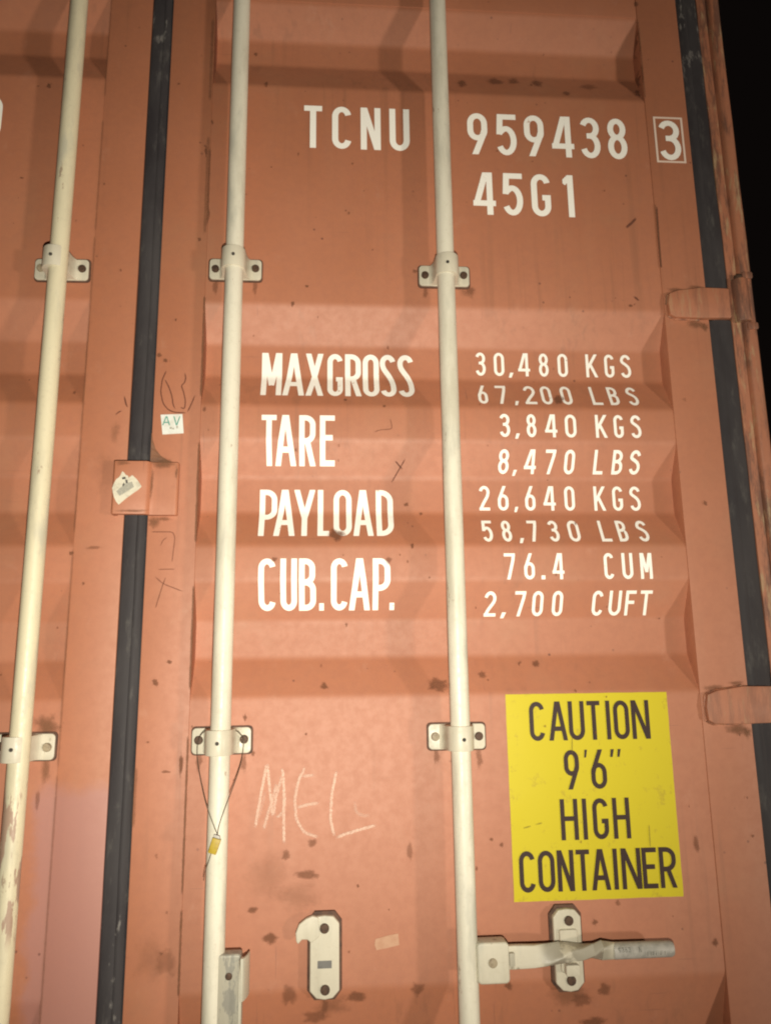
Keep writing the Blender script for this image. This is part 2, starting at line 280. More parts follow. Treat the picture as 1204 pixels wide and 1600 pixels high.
def worn_print(name, base, under, lo, scale=90):
    """stencil paint or ink with small worn specks where the ground colour shows"""
    m, n, l, p = nt(name)
    co = N(n, 'ShaderNodeNewGeometry').outputs['Position']
    t = tex(n, l, co, scale, 6, 0.72); t2 = tex(n, l, co, 9, 4, 0.6)
    s = math_(n, l, 'ADD', t, math_(n, l, 'MULTIPLY', math_(n, l, 'SUBTRACT', t2, 0.5), 0.35))
    l.new(mixc(n, l, ramp(n, l, s, lo, lo+0.09, 0, 0.75), base, under), p.inputs['Base Color'])
    p.inputs['Roughness'].default_value = 0.5
    p.inputs['Specular IOR Level'].default_value = 0.4
    return m

def stain(name, colr, colr2, lo, hi, scale, amp, opacity):
    """thin see-through stain: opaque at its heart, ragged at its rim (uses the mesh attribute 'fade')"""
    m, n, l, p = nt(name)
    co = N(n, 'ShaderNodeNewGeometry').outputs['Position']
    at = N(n, 'ShaderNodeAttribute', attribute_name='fade')
    t = tex(n, l, co, scale, 6, 0.7)
    t2 = tex(n, l, co, scale*3.1, 4, 0.7)
    s = math_(n, l, 'ADD', at.outputs['Fac'], math_(n, l, 'MULTIPLY', math_(n, l, 'SUBTRACT', t, 0.5), amp))
    s = math_(n, l, 'ADD', s, math_(n, l, 'MULTIPLY', math_(n, l, 'SUBTRACT', t2, 0.5), amp*0.6))
    k = ramp(n, l, s, lo, hi, 0, opacity)
    am = N(n, 'ShaderNodeAttribute', attribute_name='amount')
    k = math_(n, l, 'MULTIPLY', k, am.outputs['Fac'])
    l.new(mixc(n, l, ramp(n, l, t2, 0.35, 0.65), colr, colr2), p.inputs['Base Color'])
    p.inputs['Roughness'].default_value = 0.85
    l.new(k, p.inputs['Alpha'])
    return m

ORANGE = paint_orange()
HINGEP = paint_orange('scuffed_hinge_paint', 0.4)
WEATHERED = paint_orange('weathered_frame_paint', 0.9)
CREAM = paint_cream('cream_rod_paint', CREAM_C, (0.33, 0.24, 0.17), 0.635, 0.6)
FLAKED = paint_cream('flaking_rod_paint', (0.68, 0.62, 0.44), (0.33, 0.24, 0.17), 0.63, 0.65, flake=(0.93, 1.19))
HANDLE = paint_cream('rubbed_handle_paint', CREAM_D, (0.26, 0.23, 0.17), 0.62, 0.6, bare=(0.335, 0.47))
CREAM2 = paint_cream('cream_fitting_paint', CREAM_D, (0.28, 0.24, 0.17), 0.64, 0.6)
WORN = paint_cream('worn_grey_paint', (0.40, 0.375, 0.30), (0.24, 0.23, 0.20), 0.52, 0.8)
RUBBER = rubber()
PAD = plain('dark_backing_pad', (0.115, 0.055, 0.033), (0.055, 0.03, 0.02), 80, 0.75)
BOLT = plain('rusty_bolt_steel', (0.10, 0.055, 0.033), (0.05, 0.032, 0.024), 200, 0.65, 0.3)
BOLTP = plain('painted_bolt', (0.34, 0.28, 0.19), (0.20, 0.15, 0.10), 160, 0.6)
HOLE = plain('dark_hole', (0.05, 0.042, 0.035), (0.025, 0.022, 0.02), 100, 0.8)
LETTER = worn_print('white_stencil_paint', (0.95, 0.93, 0.86), (0.50, 0.27, 0.17), 0.645)
YELLOW = worn_print('yellow_vinyl', (0.57, 0.475, 0.011), (0.45, 0.35, 0.02), 0.57, 40)
INK = worn_print('dark_brown_ink', (0.036, 0.018, 0.015), (0.30, 0.20, 0.04), 0.685, 120)
PAPER = plain('white_paper', (0.72, 0.74, 0.70), (0.62, 0.62, 0.56), 50, 0.7, bump=0.1)
PAPER2 = plain('aged_paper', (0.66, 0.62, 0.50), (0.46, 0.42, 0.33), 70, 0.75, bump=0.15)
GREEN = plain('green_pen', (0.10, 0.30, 0.24), (0.20, 0.42, 0.34), 150, 0.6)
GREYINK = plain('grey_print', (0.33, 0.32, 0.27), (0.44, 0.42, 0.35), 260, 0.7)
BLACKINK = plain('black_print', (0.045, 0.042, 0.04), (0.12, 0.11, 0.10), 200, 0.6)
SEALP = plain('yellow_seal_plastic', (0.42, 0.30, 0.018), (0.34, 0.23, 0.015), 120, 0.5)
WIRE = plain('seal_wire', (0.10, 0.075, 0.05), (0.06, 0.045, 0.035), 200, 0.5, 0.4)
GRIPM = plain('grey_grip_sleeve', (0.42, 0.40, 0.36), (0.30, 0.29, 0.26), 90, 0.5)
TAPE = plain('pale_tape', (0.52, 0.30, 0.19), (0.46, 0.24, 0.145), 60, 0.5)
GROUND = plain('yard_asphalt', (0.045, 0.043, 0.04), (0.07, 0.066, 0.06), 30, 0.9)
RUSTM = stain('rust_stain', (0.15, 0.058, 0.030), (0.24, 0.095, 0.045), 0.22, 0.75, 130, 0.85, 0.8)
PENM = stain('brown_pen', (0.11, 0.035, 0.022), (0.17, 0.06, 0.035), 0.25, 0.75, 220, 0.7, 0.8)
CHALKM = stain('white_chalk', (0.78, 0.52, 0.40), (0.84, 0.62, 0.50), 0.28, 1.0, 260, 1.2, 0.85)
GRIME_SHADE = stain('grime_and_shade', (0.17, 0.078, 0.036), (0.22, 0.10, 0.05), 0.15, 1.0, 60, 0.9, 0.7)  # grime, and the shade painted above the hook and at the overlap plate

# ------------------------------------------------------------------ mesh helpers
class MB:
    """collects faces; build() links them as ONE mesh object"""
    def __init__(self): self.v = []; self.f = []; self.attr = {}
    def add(self, vs, fs, **attr):
        o = len(self.v); self.v += [tuple(p) for p in vs]; self.f += [tuple(i+o for i in f) for f in fs]
        for k in set(self.attr) | set(attr):
            a = self.attr.setdefault(k, []); a += [0.0]*(o-len(a)); a += list(attr.get(k, [0.0]*len(vs)))
    def box(self, x0, x1, y0, y1, z0, z1):
        self.add([(x, y, z) for x in (x0, x1) for y in (y0, y1) for z in (z0, z1)],
                 [(0, 1, 3, 2), (4, 6, 7, 5), (0, 4, 5, 1), (2, 3, 7, 6), (0, 2, 6, 4), (1, 5, 7, 3)])
    def prism(self, poly, y0, y1):
        """outline in x,z extruded from y0 (back) to y1 (front)"""
        n = len(poly)
        a = sum(poly[i][0]*poly[(i+1) % n][1]-poly[(i+1) % n][0]*poly[i][1] for i in range(n))
        if a < 0: poly = poly[::-1]
        v = [(x, y1, z) for x, z in poly]+[(x, y0, z) for x, z in poly]
        f = [tuple(range(n)), tuple(range(2*n-1, n-1, -1))]+[(i, n+i, n+(i+1) % n, (i+1) % n) for i in range(n)]
        self.add(v, f)
    def extrude_z(self, poly, zs, closed=True, wob=None):
        n = len(poly); v = []; f = []
        for k, z in enumerate(zs):
            dx, dy = wob(z) if wob else (0, 0)
            v += [(x+dx, y+dy, z) for x, y in poly]
        m = n if closed else n-1
        for k in range(len(zs)-1):
            for i in range(m):
                j = (i+1) % n; f.append((k*n+i, k*n+j, (k+1)*n+j, (k+1)*n+i))
        if closed: f += [tuple(range(n))[::-1], tuple(range((len(zs)-1)*n, len(zs)*n))]
        self.add(v, f)
    def tube(self, pts, r, seg=8, caps=True):
        pts = [Vector(p) for p in pts]; v = []; f = []
        rr = r if isinstance(r, (list, tuple)) else [r]*len(pts)
        up = None
        for i, p in enumerate(pts):
            d = (pts[min(i+1, len(pts)-1)]-pts[max(i-1, 0)]).normalized()
            if up is None: up = d.orthogonal().normalized()
            up = (up-d*up.dot(d)).normalized(); s = d.cross(up)
            v += [p+(up*math.cos(t)+s*math.sin(t))*rr[i] for t in (2*math.pi*k/seg for k in range(seg))]
        for i in range(len(pts)-1):
            for k in range(seg):
                j = (k+1) % seg; f.append((i*seg+k, i*seg+j, (i+1)*seg+j, (i+1)*seg+k))
        if caps: f += [tuple(range(seg))[::-1], tuple(range((len(pts)-1)*seg, len(pts)*seg))]
        self.add(v, f)
    def knob(self, x, z, y, r, h, seg=14, dome=0.35):
        """round head standing out of a face at depth y towards -y"""
        prof = [(r, 0), (r, h*(1-dome)), (r*0.86, h*0.93), (r*0.5, h), (0.0001, h)]
        v = []; f = []
        for pr, ph in prof: v += [(x+pr*math.cos(2*math.pi*k/seg), y-ph, z+pr*math.sin(2*math.pi*k/seg)) for k in range(seg)]
        for i in range(len(prof)-1):
            for k in range(seg):
                j = (k+1) % seg; f.append((i*seg+k, i*seg+j, (i+1)*seg+j, (i+1)*seg+k))
        self.add(v, f)
    def build(self, name, mat, parent=None, bevel=0, smooth=None, seg=2):
        me = bpy.data.meshes.new(name); me.from_pydata(self.v, [], self.f); me.update()
        for k, a in self.attr.items():
            at = me.attributes.new(k, 'FLOAT', 'POINT'); at.data.foreach_set('value', a)
        if bevel or smooth:
            import bmesh
            bm = bmesh.new(); bm.from_mesh(me)
            bmesh.ops.recalc_face_normals(bm, faces=bm.faces)
            if bevel:
                es = [e for e in bm.edges if len(e.link_faces) == 2 and e.calc_face_angle(0) > 0.6]
                bmesh.ops.bevel(bm, geom=es, offset=bevel, segments=seg, profile=0.6, affect='EDGES', clamp_overlap=True)
            for fc in bm.faces: fc.smooth = True
            for e in bm.edges:
                e.smooth = not (len(e.link_faces) == 2 and e.calc_face_angle(0) > R(smooth or 40))
            bm.to_mesh(me); bm.free()
        me.materials.append(mat)
        o = bpy.data.objects.new(name, me); col.objects.link(o)
        if parent: o.parent = parent
        return o

def tag(o, label=None, cat=None, group=None, kind=None):
    if label: o['label'] = label
    if cat: o['category'] = cat
    if group: o['group'] = group
    if kind: o['kind'] = kind
    return o

def rrect(x0, x1, z0, z1, r, seg=4):
    out = []
    for cx, cz, a0 in ((x1-r, z1-r, 0), (x0+r, z1-r, 90), (x0+r, z0+r, 180), (x1-r, z0+r, 270)):
        out += [(cx+r*math.cos(R(a0+90*k/seg)), cz+r*math.sin(R(a0+90*k/seg))) for k in range(seg+1)]
    return out

# ------------------------------------------------------------------ the doors' pressed panel
PX0, PX1 = -0.241, 0.672            # pressed panel of the right leaf
LX0, LX1 = -1.370, -0.457           # and of the left leaf
RECESS = [(2.752, 2.684, 2.625, 2.546), (2.056, 1.986, 1.918, 1.849), (1.781, 1.716, 1.647, 1.580),
          (1.516, 1.444, 1.378, 1.310), (0.843, 0.730, 0.700, 0.632), (0.570, 0.503, 0.435, 0.367)]
DEP = 0.036
def _profile():
    key = [(2.752+0.03, 0.002)]
    for a, b, c, d in RECESS: key += [(a, 0.002), (b, 0.002+DEP), (c, 0.002+DEP), (d, 0.002)]
    key.append((0.25, 0.002))
    out = [key[0]]
    for i in range(1, len(key)-1):                     # fold lines get a small radius
        p, q, s = (Vector(key[j]) for j in (i-1, i, i+1))
        a = q+(p-q).normalized()*0.007; b = q+(s-q).normalized()*0.007
        for t in (0, 0.33, 0.67, 1): out.append(tuple(a*(1-t)**2+q*2*t*(1-t)+b*t*t))
    out.append(key[-1])
    return out
PROF = _profile()                                      # (z, y) from the top down
PZ = [p[0] for p in PROF]
def prof(z):
    for (z1, y1), (z0, y0) in zip(PROF, PROF[1:]):
        if z0 <= z <= z1: return y0+(y1-y0)*(z-z0)/(z1-z0) if z1 > z0 else y0
    return 0.002
def skin(x, z):
    """depth of the painted door surface at x, z (pressed panel or flat stile)"""
    return prof(z) if (PX0 < x < PX1 or LX0 < x < LX1) else 0.0

base = bpy.data.objects.new('shipping_container', None); col.objects.link(base)
tag(base, 'rust orange steel shipping container, its two closed doors carrying cream locking rods and white lettering', 'container')

def door(x0, x1, label):
    m = MB(); nx = 2
    xs = [x0-0.01, x1+0.01]
    v = [(x, y, z) for z, y in PROF for x in xs]
    m.add(v, [(k*2, (k+1)*2, (k+1)*2+1, k*2+1) for k in range(len(PROF)-1)])
    d = m.build('door', ORANGE, base, smooth=60); tag(d, label)
    return d

door_r = door(PX0, PX1, 'right-hand door with white weight lettering')
door_l = door(LX0, LX1, 'left-hand door with a pinkish touch-up patch low down')

def stile(x0, x1, parent, z0=0.16, z1=2.86):
    m = MB(); m.box(x0, x1, 0.0, 0.052, z0, z1)
    return m.build('stile', ORANGE, parent, bevel=0.0025)
stile(-0.329, PX0, door_r); stile(PX1, 0.7635, door_r)
stile(LX1, -0.371, door_l); stile(-1.462, LX0, door_l)
for x0, x1, p in ((PX0, PX1, door_r), (LX0, LX1, door_l)):
    for z0, z1 in ((2.7545, 2.86), (0.16, 0.268)):
        m = MB(); m.box(x0+0.0005, x1-0.0005, 0.0006, 0.05, z0, z1); m.build('rail', ORANGE, p, bevel=0.002)

# ------------------------------------------------------------------ rubber gaskets
def gasket(x0, x1, spans, parent, flip=False):
    w = x1-x0
    sec = [(0.0, 0.020), (0.0, 0.004), (0.04, 0.0018), (0.12, 0.0004), (0.35, -0.0006), (0.52, -0.0004), (0.57, 0.0004), (0.62, -0.0006),
           (0.70, -0.0006), (0.78, 0.0006), (0.92, 0.0046), (1.0, 0.0085), (1.0, 0.020)]
    pts = [(x0+w*(1-a if flip else a), b) for a, b in sec]
    if flip: pts = pts[::-1]
    for z0, z1 in spans:
        n = max(2, int((z1-z0)/0.03)); zs = [z0+(z1-z0)*k/n for k in range(n+1)]
        wob = lambda z: (0.0022*noise.noise((x0*9, 3.1, z*4.3))+0.0008*noise.noise((x0*9, 1.1, z*19)), 0.0014*noise.noise((x0*5, 8.7, z*7.0)))
        m = MB(); m.extrude_z(pts, zs, True, wob)
        m.build('gasket', RUBBER, parent, smooth=35)
gasket(-0.3715, -0.3285, [(0.16, 1.636), (1.7295, 2.86)], door_r)
gasket(0.7630, 0.8115, [(0.16, 0.462), (0.528, 1.252), (1.3165, 2.040), (2.1045, 2.86)], door_r, True)
gasket(-1.508, -1.4615, [(0.16, 2.86)], door_l)

# ------------------------------------------------------------------ frame round the doors
def post(sx):
    m = MB()
    X = lambda a: sx(a)
    poly = [(0.8112, 0.001), (0.8300, -0.001), (0.8318, 0.007), (0.8345, 0.007), (0.8360, -0.003), (0.8400, -0.0065), (0.8560, -0.0065),
            (0.8605, -0.002), (0.8615, 0.010), (0.8615, 0.09), (0.8112, 0.09)]
    poly = [(sx(a), b) for a, b in poly]
    if poly[0][0] > poly[5][0]: poly = poly[::-1]
    n = 60; zs = [0.0+2.95*k/n for k in range(n+1)]
    m.extrude_z(poly, zs, True, lambda z: (0.0012*noise.noise((1.7, 2.2, z*5)), 0.0015*noise.noise((4.7, 2.2, z*6))))
    return m.build('corner_post', WEATHERED, base, smooth=50)
post(lambda a: a); post(lambda a: -0.697-a)
m = MB(); m.box(-1.50, 0.806, 0.004, 0.09, 2.864, 2.95); m.build('header', ORANGE, base, bevel=0.004)
m = MB(); m.box(-1.50, 0.806, 0.004, 0.09, 0.0, 0.156); m.build('sill', ORANGE, base, bevel=0.004)
for s, xx in ((1, 0.852), (-1, -1.549)):                 # corrugated side walls running back from the posts
    m = MB(); pts = []; y = 0.091
    while y < 6.0:
        pts += [(0, y), (0, y+0.07), (-0.034, y+0.138), (-0.034, y+0.208)]; y += 0.276
    v = [(xx+s*a, b, z) for a, b in pts for z in (0.02, 2.93)]
    m.add(v, [(2*i, 2*i+1, 2*i+3, 2*i+2) for i in range(len(pts)-1)]); m.build('side_wall', ORANGE, base)
m = MB(); m.box(-1.51, 0.812, 0.091, 6.0, 2.90, 2.935); m.build('roof', ORANGE, base)

# ------------------------------------------------------------------ hinges on the right leaf
def hinge(zc):
    m = MB()
    z0, z1 = zc-0.0325, zc+0.0325
    # blade: tapered, pinched tail welded to the stile, straight over the gasket
    out = [(0.679, z0+0.006), (0.690, z0), (0.742, z0-0.001), (0.8055, z0+0.0005), (0.8060, z1), (0.750, z1+0.001), (0.700, z1-0.006), (0.681, z1-0.013), (0.677, zc-0.002)]
    m.prism(out, 0.002, -0.011)
    b = m.build('hinge', HINGEP, base, bevel=0.003, seg=2)
    m = MB(); m.tube([(0.834, -0.0015, z0-0.006), (0.834, -0.0015, z1+0.022)], 0.0165, 20); m.build('knuckle', WEATHERED, b, bevel=0.002)
    m = MB(); m.tube([(0.832, -0.0035, z1+0.0225), (0.832, -0.0035, z1+0.032)], 0.0085, 14); m.build('hinge_pin', BOLT, b, bevel=0.0015)
    for zz in (z0-0.015, z1+0.031):
        m = MB(); m.prism(rrect(0.8385, 0.8600, zz-0.0075, zz+0.0075, 0.004), 0.01, -0.010); m.build('hinge_lug', WEATHERED, b, bevel=0.001)
    m = MB()                                             # lumpy weld bead round the blade
    rnd = random.Random(int(zc*100)); pts = []
    for (ax, az), (bx, bz) in zip(out[:-1], out[1:]):
        if min(ax, bx) > 0.765: continue
        k = max(1, int(math.hypot(bx-ax, bz-az)/0.004))
        pts.append([(ax+(bx-ax)*t/k+rnd.uniform(-.0006, .0006), -0.0006, az+(bz-az)*t/k+rnd.uniform(-.0008, .0008)) for t in range(k+1)])
    for pl in pts:
        if len(pl) > 1 and max(p[0] for p in pl) < 0.7625:
            m = MB(); m.tube(pl, [0.0022+rnd.uniform(-.0009, .0009) for _ in pl], 6); m.build('weld_bead', WEATHERED, b, smooth=60)
for zc in (2.0725, 1.2845, 0.495): hinge(zc)

# ------------------------------------------------------------------ overlap plate across the centre joint
m = MB()
poly = [(-0.389, -0.0), (-0.389, -0.019), (-0.386, -0.022), (-0.331, -0.022), (-0.3265, -0.019), (-0.3235, -0.0125), (-0.316, -0.0115), (-0.279, -0.0125), (-0.2750, -0.009), (-0.2748, -0.0), (-0.3235, -0.0), (-0.331, -0.0095), (-0.381, -0.0095), (-0.3815, -0.0)]
m.extrude_z(poly, [1.6335, 1.664, 1.70, 1.7315])
ov = m.build('overlap_plate', ORANGE, base, bevel=0.0015); tag(ov, 'stepped plate bridging the joint between the doors')
m = MB()
# thin dark brown wedge above the plate, curving into it
cur = [(-0.3283, 1.79), (-0.3255, 1.775), (-0.3205, 1.760), (-0.311, 1.7475), (-0.298, 1.7385), (-0.2790, 1.7322)]
v = []; f = []
for x, z in cur: v += [(-0.3285, -0.0035, z), (x, -0.0012, z)]
m.add(v, [(2*i, 2*i+1, 2*i+3, 2*i+2) for i in range(len(cur)-1)])
m.build('joint_wedge', plain('joint_brown', (0.21, 0.095, 0.05), (0.15, 0.075, 0.045), 60, 0.7), ov)

# ------------------------------------------------------------------ locking rods and their bearing brackets
RODS = [(-0.910, None), (-0.506, None), (-0.1815, None), (0.2233, None)]
rods = []
for i, (x, _) in enumerate(RODS):
    m = MB(); m.tube([(x, -0.042, 0.20+2.65*k/40) for k in range(41)], 0.0168, 36)
    o = m.build('locking_rod', FLAKED if i < 2 else CREAM, base, smooth=50); rods.append(o)
tag(rods[1], 'rod with a long strip of flaked paint'); tag(rods[3], 'rod carrying the closed handle')

def bracket_meshes():
    m = MB(); m.prism(rrect(-0.050, 0.050, -0.0215, 0.0215, 0.007), -0.003, -0.0075)
    arch = [(-0.0335, -0.006), (-0.0285, -0.009), (-0.0255, -0.014), (-0.0235, -0.024), (-0.0225, -0.038)]
    arch += [(0.0225*math.cos(R(180+a)), -0.042+0.0225*math.sin(R(180+a))) for a in range(10, 171, 16)]
    arch += [(0.0225, -0.038), (0.0235, -0.024), (0.0255, -0.014), (0.0285, -0.009), (0.0335, -0.006)]
    m.extrude_z(arch, [-0.0205, 0.0205], True)
    b = m.build('bearing_bracket', CREAM2, None, bevel=0.0016, smooth=45)
    m = MB(); m.prism(rrect(-0.0525, 0.0525, -0.0240, 0.0240, 0.007), 0.0, -0.004); p = m.build('backing_pad', PAD, None, bevel=0.0008)
    m = MB(); m.knob(0, 0, 0, 0.0074, 0.0055); k = m.build('bolt', BOLT, None, smooth=35)
    m = MB(); m.knob(0, 0, 0, 0.0032, 0.0022, 10); g = m.build('grease_plug', HOLE, None, smooth=35)
    for o in (b, p, k, g): col.objects.unlink(o)
    return b, p, k, g
BR = bracket_meshes()
def inst(src, name, parent, loc, mat=None):
    o = src.copy(); col.objects.link(o); o.name = name; o.parent = parent; o.location = loc
    if mat:
        o.material_slots[0].link = 'OBJECT'; o.material_slots[0].material = mat
    return o
BPOS = [(-0.910, 2.1145, 0), (-0.910, 1.235, 0), (-0.5125, 2.1145, 1), (-0.5125, 1.235, 2), (-0.1836, 2.1235, 0), (-0.1844, 1.2395, 0), (0.2258, 2.1200, 0), (0.2229, 1.2389, 3)]
rb = random.Random(4)
for x, z, w in BPOS:
    b = inst(BR[0], 'bearing_bracket', base, (x, 0.002, z)); b.rotation_euler.y = R(rb.uniform(-0.8, 0.8))
    inst(BR[1], 'backing_pad', b, (rb.uniform(-.0006, .0006), 0, rb.uniform(-.0006, .0006)))
    inst(BR[2], 'bolt', b, (-0.0385, -0.0075, rb.uniform(-.001, .002)), BOLTP if w in (1, 3) else None)
    inst(BR[2], 'bolt', b, (0.0385, -0.0075, rb.uniform(-.001, .002)), BOLTP if w == 2 else None)
    inst(BR[3], 'grease_plug', b, (rb.uniform(-.002, .003), -0.0643, rb.uniform(-.002, .002)))

# ------------------------------------------------------------------ handle, its hub and the two retainers
def retainer(x0, x1, z0, z1, bolts, hook):
    c = 0.012
    out = [(x0, z0+c), (x0+c*0.9, z0+0.001), ((x0+x1)/2, z0-0.001), (x1-c*0.9, z0+0.001), (x1, z0+c), (x1, z1-c), (x1-c*0.8, z1-0.001), ((x0+x1)/2, z1+0.0005), (x0+c*0.8, z1-0.001), (x0, z1-c)]
    m = MB(); m.prism(out, -0.003, -0.0150)
    if hook:
        hk = [(x0+0.002, z1-0.040), (x0-0.004, z1-0.0345), (x0-0.013, z1-0.034), (x0-0.0195, z1-0.041), (x0-0.0225, z1-0.036), (x0-0.0235, z1-0.024), (x0-0.018, z1-0.011), (x0-0.007, z1-0.003), (x0+0.004, z1+0.001), (x0+0.014, z1-0.0015), (x0+0.016, z1-0.030)]
        m.prism(hk, -0.0060, -0.0172)
    else:
        m.prism(rrect(x0+0.008, x1-0.008, z0+0.030, z1-0.030, 0.004), -0.012, -0.0205)
    r = m.build('handle_retainer', CREAM2, base, bevel=0.0022, seg=3)
    pad = [(x0-0.0045, z0+c-0.002), (x0+c*0.6, z0-0.005), (x1-c*0.6, z0-0.005), (x1+0.0045, z0+c-0.002), (x1+0.0045, z1-c+0.002), (x1-c*0.6, z1+0.0045), (x0+c*0.6, z1+0.0045), (x0-0.0045, z1-c+0.002)]
    m = MB(); m.prism(pad, 0.003, -0.004); m.build('backing_pad', PAD, r, bevel=0.001)
    for bx, bz in bolts:
        m = MB(); m.knob(bx, bz, -0.0147, 0.0078, 0.0040); m.build('bolt', BOLT, r, smooth=35)
    return r
ra = retainer(-0.031, 0.0169, 0.835, 0.959, ((-0.0075, 0.9405), (-0.0062, 0.849)), True); tag(ra, 'hooked empty handle catch')
m = MB(); m.box(-0.0185, 0.0045, -0.0153, -0.0130, 0.8805, 0.8920); m.build('slot', plain('slot_shadow_grey', (0.17, 0.165, 0.155), (0.12, 0.115, 0.11), 80, 0.7), ra)
rc = retainer(0.3745, 0.4215, 0.831, 0.956, ((0.4007, 0.9385), (0.3995, 0.8475)), False); tag(rc, 'catch gripping the closed handle')
m = MB(); m.prism(rrect(0.387, 0.4095, 0.8595, 0.8765, 0.003), -0.017, -0.034); m.build('catch_block', CREAM2, rc, bevel=0.002)

# hub on the right-hand rod
m = MB(); m.prism(rrect(0.2365, 0.2885, 0.8615, 0.9225, 0.007), -0.026, -0.058)
hub = m.build('handle_hub', CREAM2, base, bevel=0.004, seg=3)
m = MB(); m.knob(0.2612, 0.893, -0.0578, 0.0072, 0.003); m.build('bolt', BOLTP, hub, smooth=35)
m = MB(); m.prism(rrect(0.2895, 0.2985, 0.8845, 0.9045, 0.002), -0.03, -0.0535); m.build('pivot_tab', WORN, hub, bevel=0.0012)
# handle: flat bar, twisted where it passes the retainer, then the grip
def loft(secs, seg=16):
    m = MB(); v = []; f = []
    for x, zc, yc, hz, hy, tw, e in secs:
        for k in range(seg):
            t = 2*math.pi*(k+0.5)/seg; c, s = math.cos(t), math.sin(t)
            a = math.copysign(abs(c)**e, c)*hy; b = math.copysign(abs(s)**e, s)*hz
            v.append((x, yc+a*math.cos(tw)-b*math.sin(tw), zc+a*math.sin(tw)+b*math.cos(tw)))
    n = len(secs)
    for i in range(n-1):
        for k in range(seg):
            j = (k+1) % seg; f.append((i*seg+k, i*seg+j, (i+1)*seg+j, (i+1)*seg+k))
    f += [tuple(range(seg))[::-1], tuple(range((n-1)*seg, n*seg))]
    m.add(v, f); return m
H = loft([(0.276, 0.8950, -0.040, 0.0175, 0.006, 0, .3), (0.30, 0.8950, -0.040, 0.0180, 0.006, 0, .3), (0.332, 0.8955, -0.041, 0.0172, 0.0065, 0, .3), (0.352, 0.8965, -0.041, 0.0165, 0.0075, R(-18), .3),
          (0.376, 0.8985, -0.040, 0.0150, 0.009, R(-48), .3), (0.394, 0.8985, -0.038, 0.0140, 0.010, R(-75), .3), (0.412, 0.8975, -0.037, 0.0140, 0.010, R(-90), .3),
          (0.430, 0.8985, -0.037, 0.0145, 0.010, R(-112), .3), (0.446, 0.8990, -0.038, 0.0140, 0.009, R(-150), .3), (0.463, 0.8980, -0.039, 0.0128, 0.009, R(-180), .7), (0.480, 0.8975, -0.039, 0.0115, 0.0095, R(-180), .9)])
hd = H.build('door_handle', HANDLE, base, smooth=28); tag(hd, 'closed horizontal handle with a twisted bar')
G_ = loft([(0.464, 0.8975, -0.039, 0.0118, 0.0115, 0, .9), (0.466, 0.8975, -0.039, 0.0128, 0.0125, 0, .9), (0.52, 0.8972, -0.038, 0.0126, 0.0122, 0, .9), (0.562, 0.8970, -0.037, 0.0124, 0.0120, 0, .9), (0.5665, 0.8970, -0.037, 0.0105, 0.0100, 0, .9), (0.5680, 0.8970, -0.037, 0.0060, 0.006, 0, .9)])
grip = G_.build('grip', GRIPM, hd, smooth=40)

# hub on the other rod of this leaf, cut by the bottom of the picture
m = MB(); m.prism(rrect(-0.178, -0.1375, 0.700, 0.9195, 0.005), -0.030, -0.0560)
hb = m.build('handle_hub', WORN, base, bevel=0.004, seg=3); tag(hb, 'bare hub with worn grey paint')
m = MB(); m.knob(-0.1560, 0.8885, -0.0553, 0.0055, 0.0022); m.build('bolt', BOLT, hb, smooth=35)
m = MB()
cur = [(-0.1385, -0.0640), (-0.1370, -0.0690), (-0.1335, -0.0690), (-0.1305, -0.0640), (-0.1270, -0.0500), (-0.1255, -0.0350), (-0.1280, -0.0345), (-0.1295, -0.0490), (-0.1335, -0.0610), (-0.1355, -0.0560)]
m.extrude_z(cur, [0.856, 0.88, 0.90, 0.917]); m.build('tongue', CREAM2, hb, bevel=0.0012)
m = MB(); m.prism([(-0.1392, 0.70), (-0.1345, 0.70), (-0.1345, 0.8555), (-0.1392, 0.915)], -0.045, -0.0685); m.build('cheek_plate', CREAM2, hb, bevel=0.001)

